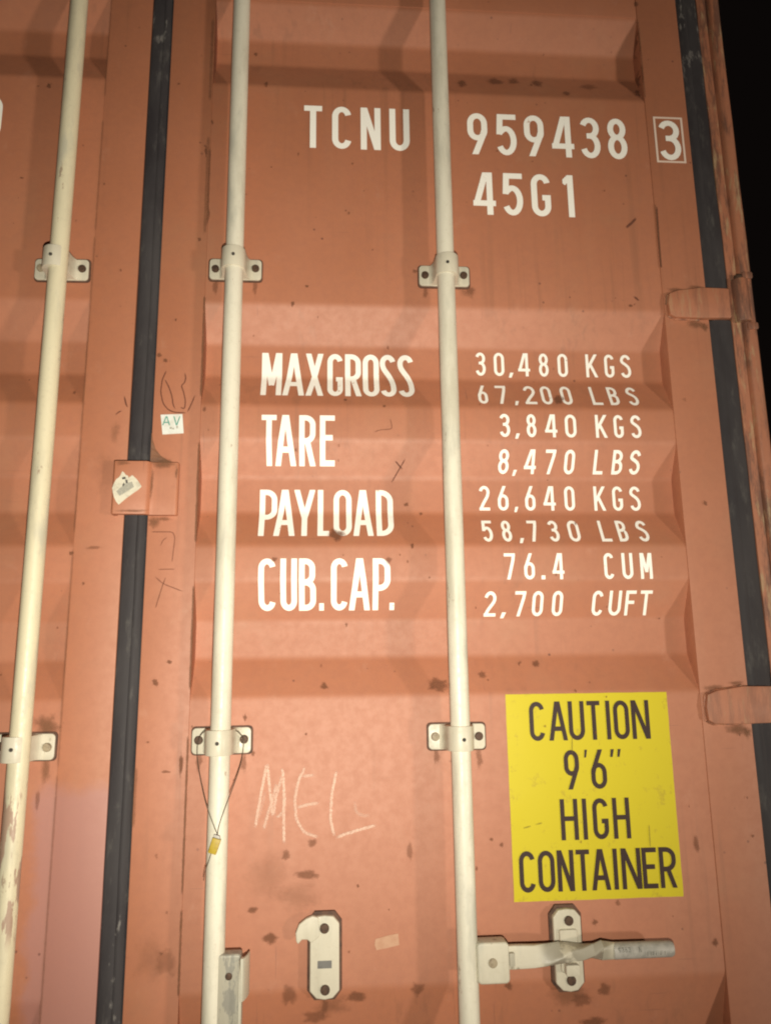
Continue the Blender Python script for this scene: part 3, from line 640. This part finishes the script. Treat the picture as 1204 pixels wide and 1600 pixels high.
# ------------------------------------------------------------------ lettering: stencil glyphs built from strokes
def arc(cx, cy, rx, ry, a0, a1, n=14):
    return [(cx+rx*math.cos(R(a0+(a1-a0)*k/n)), cy+ry*math.sin(R(a0+(a1-a0)*k/n))) for k in range(n+1)]
def bez(p, q, r_, s, n=12):
    return [tuple(((1-t)**3*p[i]+3*t*(1-t)**2*q[i]+3*t*t*(1-t)*r_[i]+t**3*s[i]) for i in (0, 1)) for t in (k/n for k in range(n+1))]
def glyph(ch, w, h, s):
    """list of (centre line, closed) in a box w x h for stroke width s"""
    a = s/2; L, Rr, B, T = a, w-a, a, h-a; r = (w-s)/2; cx = w/2; e = s
    ry = min(r*1.25, h*0.24)
    st = []
    def ln(*p): st.append((list(p), False))
    top = lambda a0, a1, cy=None, rx=r, rr=ry: arc(cx, T-rr if cy is None else cy, rx, rr, a0, a1)
    if ch in '0O':
        st.append((arc(cx, T-ry, r, ry, 0, 180)+arc(cx, B+ry, r, ry, 180, 360), True))
    elif ch == 'C':
        ln(*(arc(cx, T-ry, r, ry, 12, 180)+arc(cx, B+ry, r, ry, 180, 348)))
    elif ch == 'G':
        ln(*(arc(cx, T-ry, r, ry, 12, 180)+arc(cx, B+ry, r, ry, 180, 360)+[(Rr, h*0.44)])); ln((Rr+a, h*0.44), (w*0.56, h*0.44))
    elif ch == 'S':
        ln(*(arc(cx, T-ry, r, ry, 15, 180)+bez((L, T-ry), (L, h*0.60), (Rr, h*0.58), (Rr, B+ry))[1:]+arc(cx, B+ry, r, ry, 0, -165)[1:]))
    elif ch == '3':
        cy1 = h*0.545
        r1 = (T-cy1)/2; r2 = (cy1-B)/2
        ln(*(arc(cx, T-r1, r*0.94, r1, 160, -90)))
        ln(*(arc(cx, B+r2, r, r2, 90, -160)))
        ln((cx-r*0.45, cy1), (cx+r*0.1, cy1))
    elif ch == '8':
        cy1 = h*0.535; r1 = (T-cy1)/2; r2 = (cy1-B)/2
        st.append((arc(cx, T-r1, r*0.92, r1, 0, 360, 24)[:-1], True)); st.append((arc(cx, B+r2, r, r2, 0, 360, 24)[:-1], True))
    elif ch in '96':
        y1 = h*0.40; q = ry
        loop = arc(cx, T-q, r, q, 0, 180)+arc(cx, y1+q*0.95, r, q*0.95, 180, 360)
        tail = [(Rr, T-q), (Rr-0.004*0, h*0.60), (Rr-w*0.10, h*0.44), (w*0.30, -a)]
        if ch == '6':
            loop = [(w-x, h-y) for x, y in loop]; tail = [(w-x, h-y) for x, y in tail]
        st.append((loop, True)); ln(*tail)
    elif ch == '5':
        ln((Rr+a, T), (L+w*0.07, T)); q = h*0.29
        ln((L+w*0.10, T+a), (L+w*0.04, h*0.50))
        ln(*([(L+w*0.02, h*0.53)]+arc(cx, B+q, r, q, 128, -150, 20)))
    elif ch == '4':
        ln((w*0.66, h+e), (L+0.01*w, h*0.25)); ln((0, h*0.27), (w, h*0.27)); ln((w*0.74, 0), (w*0.74, h))
    elif ch == '7':
        ln((0, T), (w, T)); ln((Rr, h-a*0.6), (Rr-w*0.06, h*0.74), (w*0.30, -e))
    elif ch == '2':
        ln(*(arc(cx, T-ry, r, ry, 168, 0)+bez((Rr, T-ry), (Rr, h*0.52), (w*0.42, h*0.40), (L+0.02*w, B))[1:])); ln((0, B), (w, B))
    elif ch == '1':
        ln((w*0.66, 0), (w*0.66, h)); ln((0, h*0.80), (w*0.62, h*0.955))
    elif ch == 'T':
        ln((0, T), (w, T)); ln((cx, 0), (cx, h-s*0.5))
    elif ch == 'N':
        ln((L, 0), (L, h)); ln((Rr, 0), (Rr, h)); ln((L-a*0.1, h+e*0.4), (Rr+a*0.1, -e*0.4))
    elif ch == 'U':
        ln(*([(L, h)]+arc(cx, B+ry, r, ry, 180, 360)+[(Rr, h)]))
    elif ch == 'M':
        ln((L, 0), (L, h)); ln((Rr, 0), (Rr, h)); ln((L, h+e), (cx, h*0.26)); ln((Rr, h+e), (cx, h*0.26))
    elif ch == 'A':
        k = e*(cx-L)/h
        ln((L-k, -e), (cx-a*0.15, h+e*0.2)); ln((Rr+k, -e), (cx+a*0.15, h+e*0.2)); ln((w*0.24, h*0.30), (w*0.76, h*0.30))
    elif ch == 'X':
        k = e*(Rr-L)/h; ln((L-k, -e), (Rr+k, h+e)); ln((Rr+k, -e), (L-k, h+e))
    elif ch == 'Y':
        ln((cx, 0), (cx, h*0.46)); k = e*0.5; ln((L-k*.6, h+e), (cx, h*0.40)); ln((Rr+k*.6, h+e), (cx, h*0.40))
    elif ch == 'R' or ch == 'P':
        y1 = h*(0.46 if ch == 'R' else 0.42); q = (T-y1)/2; rr = min(q, w*0.45)
        ln((L, 0), (L, h))
        ln(*([(L, T), (Rr-rr, T)]+arc(Rr-rr, T-rr, rr, rr, 90, 0, 8)[1:]+arc(Rr-rr, y1+rr, rr, rr, 0, -90, 8)+[(L, y1)]))
        if ch == 'R': ln((w*0.50, y1), (Rr+e*0.25, -e))
    elif ch in 'BD':
        ln((L, 0), (L, h))
        if ch == 'D':
            rr = min(w*0.55, h*0.25)
            ln(*([(L, T), (Rr-rr, T)]+arc(Rr-rr, T-rr, rr, rr, 90, 0, 8)[1:]+arc(Rr-rr, B+rr, rr, rr, 0, -90, 8)+[(L, B)]))
        else:
            y1 = h*0.53
            for lo, hi, xr in ((y1, T, Rr-w*0.05), (B, y1, Rr)):
                rr = min((hi-lo)/2, w*0.42)
                ln(*([(L, hi), (xr-rr, hi)]+arc(xr-rr, hi-rr, rr, rr, 90, 0, 8)[1:]+arc(xr-rr, lo+rr, rr, rr, 0, -90, 8)+[(L, lo)]))
    elif ch == 'E':
        ln((L, 0), (L, h)); ln((0, T), (w, T)); ln((0, B), (w, B)); ln((0, h*0.53), (w*0.86, h*0.53))
    elif ch == 'F':
        ln((L, 0), (L, h)); ln((0, T), (w, T)); ln((0, h*0.53), (w*0.86, h*0.53))
    elif ch == 'L':
        ln((L, 0), (L, h)); ln((0, B), (w, B))
    elif ch == 'K':
        ln((L, 0), (L, h)); ln((L, h*0.36), (Rr+e*.2, h+e*.6)); ln((w*0.36, h*0.56), (Rr+e*.3, -e))
    elif ch == 'H':
        ln((L, 0), (L, h)); ln((Rr, 0), (Rr, h)); ln((0, h*0.52), (w, h*0.52))
    elif ch == 'I':
        ln((cx, 0), (cx, h))
    elif ch == 'V':
        ln((L, h+e), (cx, -e*0.3)); ln((Rr, h+e), (cx, -e*0.3))
    return st

def clip(poly, axis, val, keep_less):
    out = []; n = len(poly)
    for i in range(n):
        p, q = poly[i], poly[(i+1) % n]
        pi = (p[axis] <= val) == keep_less or p[axis] == val; qi = (q[axis] <= val) == keep_less or q[axis] == val
        if pi: out.append(p)
        if pi != qi:
            t = (val-p[axis])/(q[axis]-p[axis]); out.append((p[0]+(q[0]-p[0])*t, p[1]+(q[1]-p[1])*t))
    return out

def stroke_quads(pts, closed, s):
    n = len(pts); off = []
    for i in range(n):
        p = Vector(pts[i]); a = Vector(pts[i-1]) if (i or closed) else None; b = Vector(pts[(i+1) % n]) if (i < n-1 or closed) else None
        d1 = (p-a).normalized() if a is not None and (p-a).length > 1e-9 else None
        d2 = (b-p).normalized() if b is not None and (b-p).length > 1e-9 else None
        d1 = d1 or d2; d2 = d2 or d1
        d = (d1+d2).normalized(); nrm = Vector((-d.y, d.x)); k = min(1.6, 1/max(0.3, nrm.dot(Vector((-d1.y, d1.x)))))
        off.append((p+nrm*k*s/2, p-nrm*k*s/2))
    m = n if closed else n-1
    for i in range(m):
        (a, b), (c, d) = off[i], off[(i+1) % n]
        yield [tuple(a), tuple(c), tuple(d), tuple(b)]

def add_glyph(m, ch, x0, x1, z0, z1, s, lift, surf, cuts):
    w, h = x1-x0, z1-z0
    if ch in ".,'":
        if ch == '.': polys = [[(0, 0), (w, 0), (w, s*1.25), (0, s*1.25)]]
        elif ch == ',': polys = [[(w*0.30, s*1.25), (w*1.0, s*1.25), (w*0.55, -s*0.55), (0.0, -s*0.55)]]
        else: polys = [[(w*0.30, h), (w, h), (w*0.62, h*0.80), (w*0.10, h*0.80)]]
        groups = [polys]
    else:
        groups = []
        for pts, closed in glyph(ch, w, h, s):
            g = []
            for q in stroke_quads(pts, closed, s):
                for ax, v, kl in ((0, 0, False), (0, w, True), (1, 0, False), (1, h, True)):
                    q = clip(q, ax, v, kl)
                    if len(q) < 3: break
                if len(q) >= 3: g.append(q)
            groups.append(g)
    for gi, g in enumerate(groups):
        for q in g:
            q = [(x0+a, z0+b) for a, b in q]; parts = [q]
            for c in cuts:
                nxt = []
                for p in parts:
                    zs = [t[1] for t in p]
                    if min(zs) < c-1e-7 < c+1e-7 < max(zs): nxt += [clip(p, 1, c, True), clip(p, 1, c, False)]
                    else: nxt.append(p)
                parts = [p for p in nxt if len(p) >= 3]
            for p in parts:
                cxm = sum(t[0] for t in p)/len(p)
                vs = [(t[0], surf(t[0], t[1])-lift-0.00009*gi, t[1]) for t in p]
                ar = sum(p[i][0]*p[(i+1) % len(p)][1]-p[(i+1) % len(p)][0]*p[i][1] for i in range(len(p)))
                if abs(ar) < 1e-10: continue
                m.add(vs, [tuple(range(len(p))) if ar > 0 else tuple(range(len(p)-1, -1, -1))])

def lettering(name, z0, z1, glyphs, s, mat, parent, lift=0.0007, surf=skin, cuts=PZ):
    for ch, a, b in glyphs:                               # every character is a piece of its own
        m = MB(); add_glyph(m, ch, a, b, z0, z1, s, lift, surf, cuts)
        m.build('digit' if ch.isdigit() else 'letter' if ch.isalpha() else 'punctuation_mark', mat, parent)

for name, z0, z1, gl in TEXT:
    h = z1-z0
    s = 0.0125 if h > 0.0945 and 'heading' not in name else (0.0103 if 'heading' in name else 0.0058)
    lettering(name, z0, z1, gl, s, LETTER, door_r)
m = MB()                                                  # frame round the check digit, thinner and pinker
bx0, bx1, bz0, bz1 = 0.6862, 0.7500, 2.3960, 2.5062; t = 0.0044
for q in ([(bx0, bz0), (bx1, bz0), (bx1, bz0+t), (bx0, bz0+t)], [(bx0, bz1-t), (bx1, bz1-t), (bx1, bz1), (bx0, bz1)], [(bx0, bz0+t), (bx0+t, bz0+t), (bx0+t, bz1-t), (bx0, bz1-t)], [(bx1-t, bz0+t), (bx1, bz0+t), (bx1, bz1-t), (bx1-t, bz1-t)]):
    m.add([(x, -0.0007, z) for x, z in q], [(0, 1, 2, 3)])
m.build('check_digit_frame', worn_print('pale_pink_stencil_paint', (0.78, 0.62, 0.52), (0.45, 0.2, 0.13), 0.64), door_r)
lettering('serial_digit', 2.3975, 2.4955, [('0', -0.700, -0.6545)], 0.0125, LETTER, door_l)

# ------------------------------------------------------------------ stains, scratches, pen, chalk and painted shade on the doors
def blob(m, x, z, rx, rz, amt, rnd, lift):
    n = 12; v = [(x, skin(x, z)-lift, z)]; fd = [1.0]; jit = [rnd.uniform(0.7, 1.3) for _ in range(n)]
    for rg, fv in ((0.4, 0.72), (0.8, 0.36), (1.15, 0.0)):
        for k in range(n):
            a = 2*math.pi*k/n; px = x+rx*rg*jit[k]*math.cos(a); pz = z+rz*rg*jit[k]*math.sin(a)
            v.append((px, skin(px, pz)-lift, pz)); fd.append(fv)
    f = [(0, 1+k, 1+(k+1) % n) for k in range(n)]
    for g in (0, 1):
        for k in range(n):
            j = (k+1) % n; f.append((1+g*n+k, 1+(g+1)*n+k, 1+(g+1)*n+j, 1+g*n+j))
    m.add(v, f, fade=fd, amount=[amt]*len(v))

def dense(pts, step=0.004):
    out = [pts[0]]
    for a, b in zip(pts, pts[1:]):
        n = max(1, int(math.hypot(b[0]-a[0], b[1]-a[1])/step))
        out += [(a[0]+(b[0]-a[0])*k/n, a[1]+(b[1]-a[1])*k/n) for k in range(1, n+1)]
    for _ in range(2):                                    # round the corners of hand-drawn lines
        out = [out[0]]+[((out[i-1][0]+2*out[i][0]+out[i+1][0])/4, (out[i-1][1]+2*out[i][1]+out[i+1][1])/4) for i in range(1, len(out)-1)]+[out[-1]]
    return out

def drawn(m, pts, w, amt, lift, wide=(-1, -0.33, 0.33, 1), fades=(0.0, 0.8, 0.8, 0.0), surf=skin):
    pts = dense(pts); v = []; fd = []; n = len(pts); c = len(wide)
    for i, p in enumerate(pts):
        a = Vector(pts[max(0, i-1)]); b = Vector(pts[min(n-1, i+1)]); d = (b-a).normalized(); nr = Vector((-d.y, d.x))
        end = min(1.0, (i+0.4)/2, (n-1-i+0.4)/2)
        for k, q in enumerate(wide):
            x, z = p[0]+nr.x*q*w, p[1]+nr.y*q*w
            v.append((x, surf(x, z)-lift, z)); fd.append(fades[k]*end)
    f = [(i*c+k, i*c+k+1, (i+1)*c+k+1, (i+1)*c+k) for i in range(n-1) for k in range(c-1)]
    m.add(v, f, fade=fd, amount=[amt]*len(v))

rnd = random.Random(11)
mr, ml = MB(), MB()
for i, (x, z, rx, rz, amt) in enumerate(RUST):
    blob(mr if x > -0.35 else ml, x, z, rx*0.95, rz*0.95, min(1.0, amt*0.85), rnd, 0.0013+0.00002*i)
for _ in range(70):                                       # small stray specks
    x = rnd.uniform(-0.32, 0.75); z = rnd.uniform(0.85, 2.7); q = rnd.uniform(.0016, .0032)
    blob(mr, x, z, q, q*rnd.uniform(.8, 1.8), rnd.uniform(.3, .75), rnd, 0.0032)
for _ in range(16):
    x = rnd.uniform(-0.66, -0.38); z = rnd.uniform(0.85, 2.7); q = rnd.uniform(.0016, .003)
    blob(ml, x, z, q, q*rnd.uniform(.8, 1.8), rnd.uniform(.3, .7), rnd, 0.0032)
tag(mr.build('rust_spots', RUSTM, door_r), kind='stuff'); tag(ml.build('rust_spots', RUSTM, door_l), kind='stuff')

flat = lambda x, z: 0.0
ms = MB()                                                 # dirt caught along the seam between panel and stiles
for w, l in SEAM:
    drawn(ms, [(-0.2418, z) for _, z in l], 0.0032, 0.85, 0.0011, surf=flat)
for z0, z1 in ((2.752, 2.548), (2.30, 2.15)):
    drawn(ms, [(0.6735, z0), (0.6735, z1)], 0.003, 0.6, 0.0011, surf=flat)
for z0, z1 in ((2.70, 2.50), (2.42, 2.20)): drawn(ms, [(-0.246, z0), (-0.246, z1)], 0.005, 0.5, 0.0011, surf=flat)
drawn(ms, [(-0.327, 1.10), (-0.3265, 1.20)], 0.005, 0.5, 0.0012, surf=flat)
tag(ms.build('seam_dirt', GRIME_SHADE, door_r), kind='stuff')
ms = MB()
for z0, z1 in ((2.79, 2.50), (2.45, 2.20), (2.19, 1.60), (1.575, 1.20), (1.19, 0.80)):
    drawn(ms, [(-0.4562, z0), (-0.4562, z1)], 0.0034, 0.34, 0.0011, surf=flat)
tag(ms.build('seam_dirt', GRIME_SHADE, door_l), kind='stuff')
for grp, par in ((SCRIB[:4], door_r), (SCRIB[4:], door_l), (SCRIB2[:3], door_r), (SCRIB2[3:4], door_r), (SCRIB2[4:], door_r), (SCRIB3[:2], door_r), (SCRIB3[2:], door_r)):
    mp = MB()
    for i, (w, l) in enumerate(grp): drawn(mp, l, 0.0010+0.0009*w, 0.8 if w > 0.9 else 0.5, 0.0010+0.00005*i)
    mp.build('pen_scribble', PENM, par)
for w, l in SCRIB4:
    mp = MB(); drawn(mp, l, 0.0018*w*0.8, 0.8, 0.0010, surf=(flat if l[0][0] > 0.66 else skin)); mp.build('scratch', PENM, door_r)
mc = MB()
for i, (w, l) in enumerate(CHALK): drawn(mc, l, 0.0046, 0.55+0.4*w if w > .45 else 0.4, 0.0010+0.00004*i)
mc.build('chalk_scrawl', CHALKM, door_r)
mg = MB()                                                 # dirt packed round the hinge blades
for zc in (2.0725, 1.2845):
    for x, z, rx, rz, a in ((0.735, zc-0.043, 0.028, 0.011, .8), (0.752, zc-0.05, 0.01, 0.012, .8), (0.70, zc+0.031, 0.026, 0.006, .7), (0.68, zc-0.006, 0.005, 0.03, .7), (0.742, zc+0.038, 0.02, 0.005, .7)):
        blob(mg, x, z, rx, rz, a, rnd, 0.0012+0.00003*len(mg.v)/37)
tag(mg.build('grime', GRIME_SHADE, door_r), kind='stuff')
mg = MB()                                                 # dirt on the overlap plate; shade painted on its right top and foot
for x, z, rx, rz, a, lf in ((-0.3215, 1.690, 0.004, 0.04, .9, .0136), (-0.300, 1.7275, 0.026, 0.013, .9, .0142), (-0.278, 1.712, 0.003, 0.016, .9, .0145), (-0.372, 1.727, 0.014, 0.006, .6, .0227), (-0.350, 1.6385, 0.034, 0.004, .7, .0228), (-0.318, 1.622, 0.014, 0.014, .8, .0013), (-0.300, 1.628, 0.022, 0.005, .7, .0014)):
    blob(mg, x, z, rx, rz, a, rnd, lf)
tag(mg.build('grime', GRIME_SHADE, ov), kind='stuff')
mg = MB()
for x, z, rx, rz, a in ((-0.395, 1.79, 0.012, 0.028, .35), (-0.405, 1.72, 0.03, 0.05, .18)): blob(mg, x, z, rx, rz, a, rnd, 0.0016)
tag(mg.build('grime', GRIME_SHADE, door_l), kind='stuff')
mg = MB(); k = 0                                          # rusty water marks under the bolts
for x, z in ((-0.222, 1.205), (-0.146, 1.203), (0.262, 1.200), (0.186, 1.206), (-0.222, 2.088), (-0.146, 2.090), (0.188, 2.086), (-0.0065, 0.815)):
    blob(mg, x, z, 0.007, 0.020, .45, rnd, 0.0013+k*0.00003); k += 1
tag(mg.build('rust_runs', RUSTM, door_r), kind='stuff')
# grime haloes round the left rod's lower bracket
mg = MB(); blob(mg, -0.480, 1.266, 0.026, 0.028, 0.9, rnd, 0.0012); blob(mg, -0.476, 1.196, 0.010, 0.03, 0.6, rnd, 0.0013)
tag(mg.build('grime', GRIME_SHADE, door_l), kind='stuff')
mg = MB()  # grime patches, plus a soft shadow painted in above the hook
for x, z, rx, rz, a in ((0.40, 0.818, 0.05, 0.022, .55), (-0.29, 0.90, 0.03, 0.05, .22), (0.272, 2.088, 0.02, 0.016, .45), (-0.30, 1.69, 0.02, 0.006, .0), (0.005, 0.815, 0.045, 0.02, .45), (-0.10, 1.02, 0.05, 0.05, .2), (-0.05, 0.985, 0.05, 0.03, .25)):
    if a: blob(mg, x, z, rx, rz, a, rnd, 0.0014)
tag(mg.build('grime', GRIME_SHADE, door_r), kind='stuff')

# ------------------------------------------------------------------ the yellow warning sticker
DX0, DX1, DZ0, DZ1 = 0.3133, 0.6097, 0.9655, 1.3092
m = MB(); nx, nz = 24, 28; v = []
def sheet(x, z):
    return -0.0006+0.002-0.0011*max(0.0, noise.noise((x*17, 3.3, z*17)))
for k in range(nz+1):
    for i in range(nx+1):
        x = DX0+(DX1-DX0)*i/nx; z = DZ0+(DZ1-DZ0)*k/nz
        if i in (0, nx): x += 0.0006*noise.noise((1.1, i, z*40))
        if k in (0, nz): z += 0.0006*noise.noise((x*40, k, 4.2))
        v.append((x, sheet(x, z), z))
m.add(v, [(k*(nx+1)+i, k*(nx+1)+i+1, (k+1)*(nx+1)+i+1, (k+1)*(nx+1)+i) for k in range(nz) for i in range(nx)])
dec = m.build('warning_sticker', YELLOW, None, smooth=60)
tag(dec, 'yellow caution sticker with dark brown capitals on the right door above the handle', 'sticker')
flat2 = lambda x, z: 0.0003
SCUFF = stain('olive_scuff', (0.25, 0.2, 0.03), (0.3, 0.24, 0.04), 0.2, 0.7, 200, 0.8, 0.8)
for _, z0, z1, gl in DECAL:
    lettering('lettering', z0, z1, gl, 0.0078, INK, dec, lift=0.0004, surf=flat2, cuts=[])
for w, l in ((1.2, [(0.3325, 1.083), (0.350, 1.087)]), (1.2, [(0.3545, 1.0885), (0.371, 1.092)]), (0.8, [(0.5575, 1.085), (0.5565, 1.045)]), (.8, [(0.43, 1.236), (0.428, 1.205)])):
    md = MB(); drawn(md, l, 0.0018, 0.6, 0.0009, surf=flat2); md.build('scuff', SCUFF, dec)

# ------------------------------------------------------------------ small paper stickers and tape
m = MB(); m.prism([(-0.3144, 1.8265), (-0.2746, 1.8282), (-0.2708, 1.7908), (-0.3092, 1.7880)], -0.0004, -0.0009)
av = m.build('paper_sticker', PAPER, None); tag(av, 'small square white sticker with green letters beside the centre joint', 'sticker')
m = MB(); zr = lambda x, z: -0.0009
for ch, a, b in (('A', -0.3105, -0.2960), ('V', -0.2915, -0.2770)): add_glyph(m, ch, a, b, 1.8060, 1.8235, 0.0022, 0.0003, zr, [])
m.build('lettering', GREEN, av)
m = MB()
for x, z, w, h in ((-0.2965, 1.7990, 0.004, 0.0035), (-0.2915, 1.7980, 0.003, 0.003), (-0.2845, 1.8000, 0.003, 0.005)):
    m.add([(x, -0.0012, z), (x+w, -0.0012, z), (x+w, -0.0012, z+h), (x, -0.0012, z+h)], [(0, 1, 2, 3)])
m.build('fine_print', GREYINK, av)
tp = [(300, 1020), (318, 1034), (330, 1052), (352, 1060), (360, 1078), (390, 1055), (418, 1078), (440, 1100), (462, 1130), (478, 1155), (450, 1185), (420, 1205), (380, 1235), (350, 1258), (318, 1286), (285, 1315), (262, 1290), (240, 1250), (228, 1210), (220, 1170), (232, 1130), (250, 1092), (270, 1078), (285, 1060)]
def TS(p): return (-0.3889+(p[0]-217)*0.000199, 1.7315-(p[1]-925)*0.000209)
m = MB(); m.prism([TS(p) for p in tp], -0.0215, -0.0227)
tsn = m.build('paper_label', PAPER2, None); tag(tsn, 'torn off-white paper label on the plate across the door joint', 'label')
m = MB()
q = [TS(p) for p in ((330, 1130), (392, 1112), (412, 1160), (290, 1240), (258, 1200))]
m.add([(x, -0.0230, z) for x, z in q], [tuple(range(5))[::-1]]); m.build('grey_print', GREYINK, tsn)
m = MB()
for q in (((300, 1078), (330, 1070), (336, 1088), (306, 1094)), ((330, 1095), (352, 1098), (356, 1128), (338, 1126)), ((308, 1140), (322, 1122), (328, 1140), (314, 1160))):
    q = [TS(p) for p in q]; m.add([(x, -0.0232, z) for x, z in q], [(3, 2, 1, 0)])
m.build('black_print', BLACKINK, tsn)
m = MB(); m.prism([(0.0770, 0.9165), (0.1000, 0.9215), (0.1150, 0.9235), (0.1165, 0.9060), (0.0960, 0.9020), (0.0785, 0.8995), (0.0755, 0.9080)], 0.0016, 0.0010)
tape = m.build('tape_scrap', TAPE, None); tag(tape, 'faded scrap of tape right of the hooked catch', 'tape')
# scuffed maker's marks on the grip
m = MB(); gy = -0.039
def ongrip(x, z): return -0.0385-math.sqrt(max(1e-8, 0.0133**2-(z-0.8973)**2))
for ch, a, b in (('9', 0.4700, 0.4740), ('3', 0.4755, 0.4795), ('6', 0.4810, 0.4850), ('3', 0.4865, 0.4905), ('N', 0.5040, 0.5085)):
    add_glyph(m, ch, a, b, 0.8985, 0.9055, 0.0011, 0.0006, ongrip, [0.90, 0.9015, 0.903, 0.9045])
for x in (0.517, 0.523, 0.526, 0.5315, 0.539, 0.546): add_glyph(m, 'I', x, x+0.0022, 0.8925, 0.8985, 0.0013, 0.0006, ongrip, [0.895])
m.build('worn_marking', plain('faded_black_print', (0.12, 0.115, 0.10), (0.30, 0.29, 0.25), 300, 0.6), grip)

# ------------------------------------------------------------------ cable seal hanging from the bracket
seal = bpy.data.objects.new('cable_seal', None); col.objects.link(seal); seal.location = (0, 0, 0)
tag(seal, 'yellow plastic seal on a thin wire loop hanging from the lower rod bracket', 'seal')
def smooth_path(p, n=6):
    p = [Vector(q) for q in p]; out = []
    for i in range(len(p)-1):
        a, b, c, d = p[max(0, i-1)], p[i], p[i+1], p[min(len(p)-1, i+2)]
        for k in range(n):
            t = k/n; out.append(0.5*((2*b)+(c-a)*t+(2*a-5*b+4*c-d)*t*t+(3*b-a-3*c+d)*t**3))
    return out+[p[-1]]
m = MB(); m.tube(smooth_path([(-0.2085, -0.030, 1.2580), (-0.2160, -0.022, 1.2520), (-0.2222, -0.0145, 1.2420), (-0.2232, -0.0165, 1.2250), (-0.2200, -0.024, 1.2050), (-0.2110, -0.042, 1.1780), (-0.1990, -0.0585, 1.1450), (-0.1875, -0.0625, 1.1180), (-0.1785, -0.0640, 1.0985)]), 0.00075, 6); m.build('wire', WIRE, seal, smooth=60)
m = MB(); m.tube(smooth_path([(-0.1580, -0.030, 1.2580), (-0.1520, -0.022, 1.2520), (-0.1466, -0.0145, 1.2420), (-0.1462, -0.0165, 1.2250), (-0.1490, -0.026, 1.2020), (-0.1570, -0.045, 1.1720), (-0.1680, -0.0600, 1.1400), (-0.1765, -0.0640, 1.1130), (-0.1785, -0.0645, 1.0985)]), 0.00075, 6); m.build('wire', WIRE, seal, smooth=60)
m = MB(); m.tube(smooth_path([(-0.1865, -0.064, 1.0760), (-0.1910, -0.064, 1.0600), (-0.1965, -0.062, 1.0450), (-0.1990, -0.060, 1.0300)]), 0.0006, 6); m.build('wire_tail', WIRE, seal, smooth=60)
m = MB(); m.prism([(-0.1855, 1.0955), (-0.1725, 1.0915), (-0.1800, 1.0690), (-0.1925, 1.0730)], -0.0605, -0.0690); m.build('tag_body', SEALP, seal, bevel=0.0012)
m = MB(); m.prism([(-0.1835, 1.1000), (-0.1745, 1.0972), (-0.1735, 1.0922), (-0.1850, 1.0958)], -0.0615, -0.0680); m.build('wire_clamp', GRIPM, seal, bevel=0.001)

# ------------------------------------------------------------------ the yard the container stands on
m = MB(); m.add([(-60, -60, -0.004), (60, -60, -0.004), (60, 60, -0.004), (-60, 60, -0.004)], [(0, 1, 2, 3)])
tag(m.build('ground', GROUND), kind='structure')
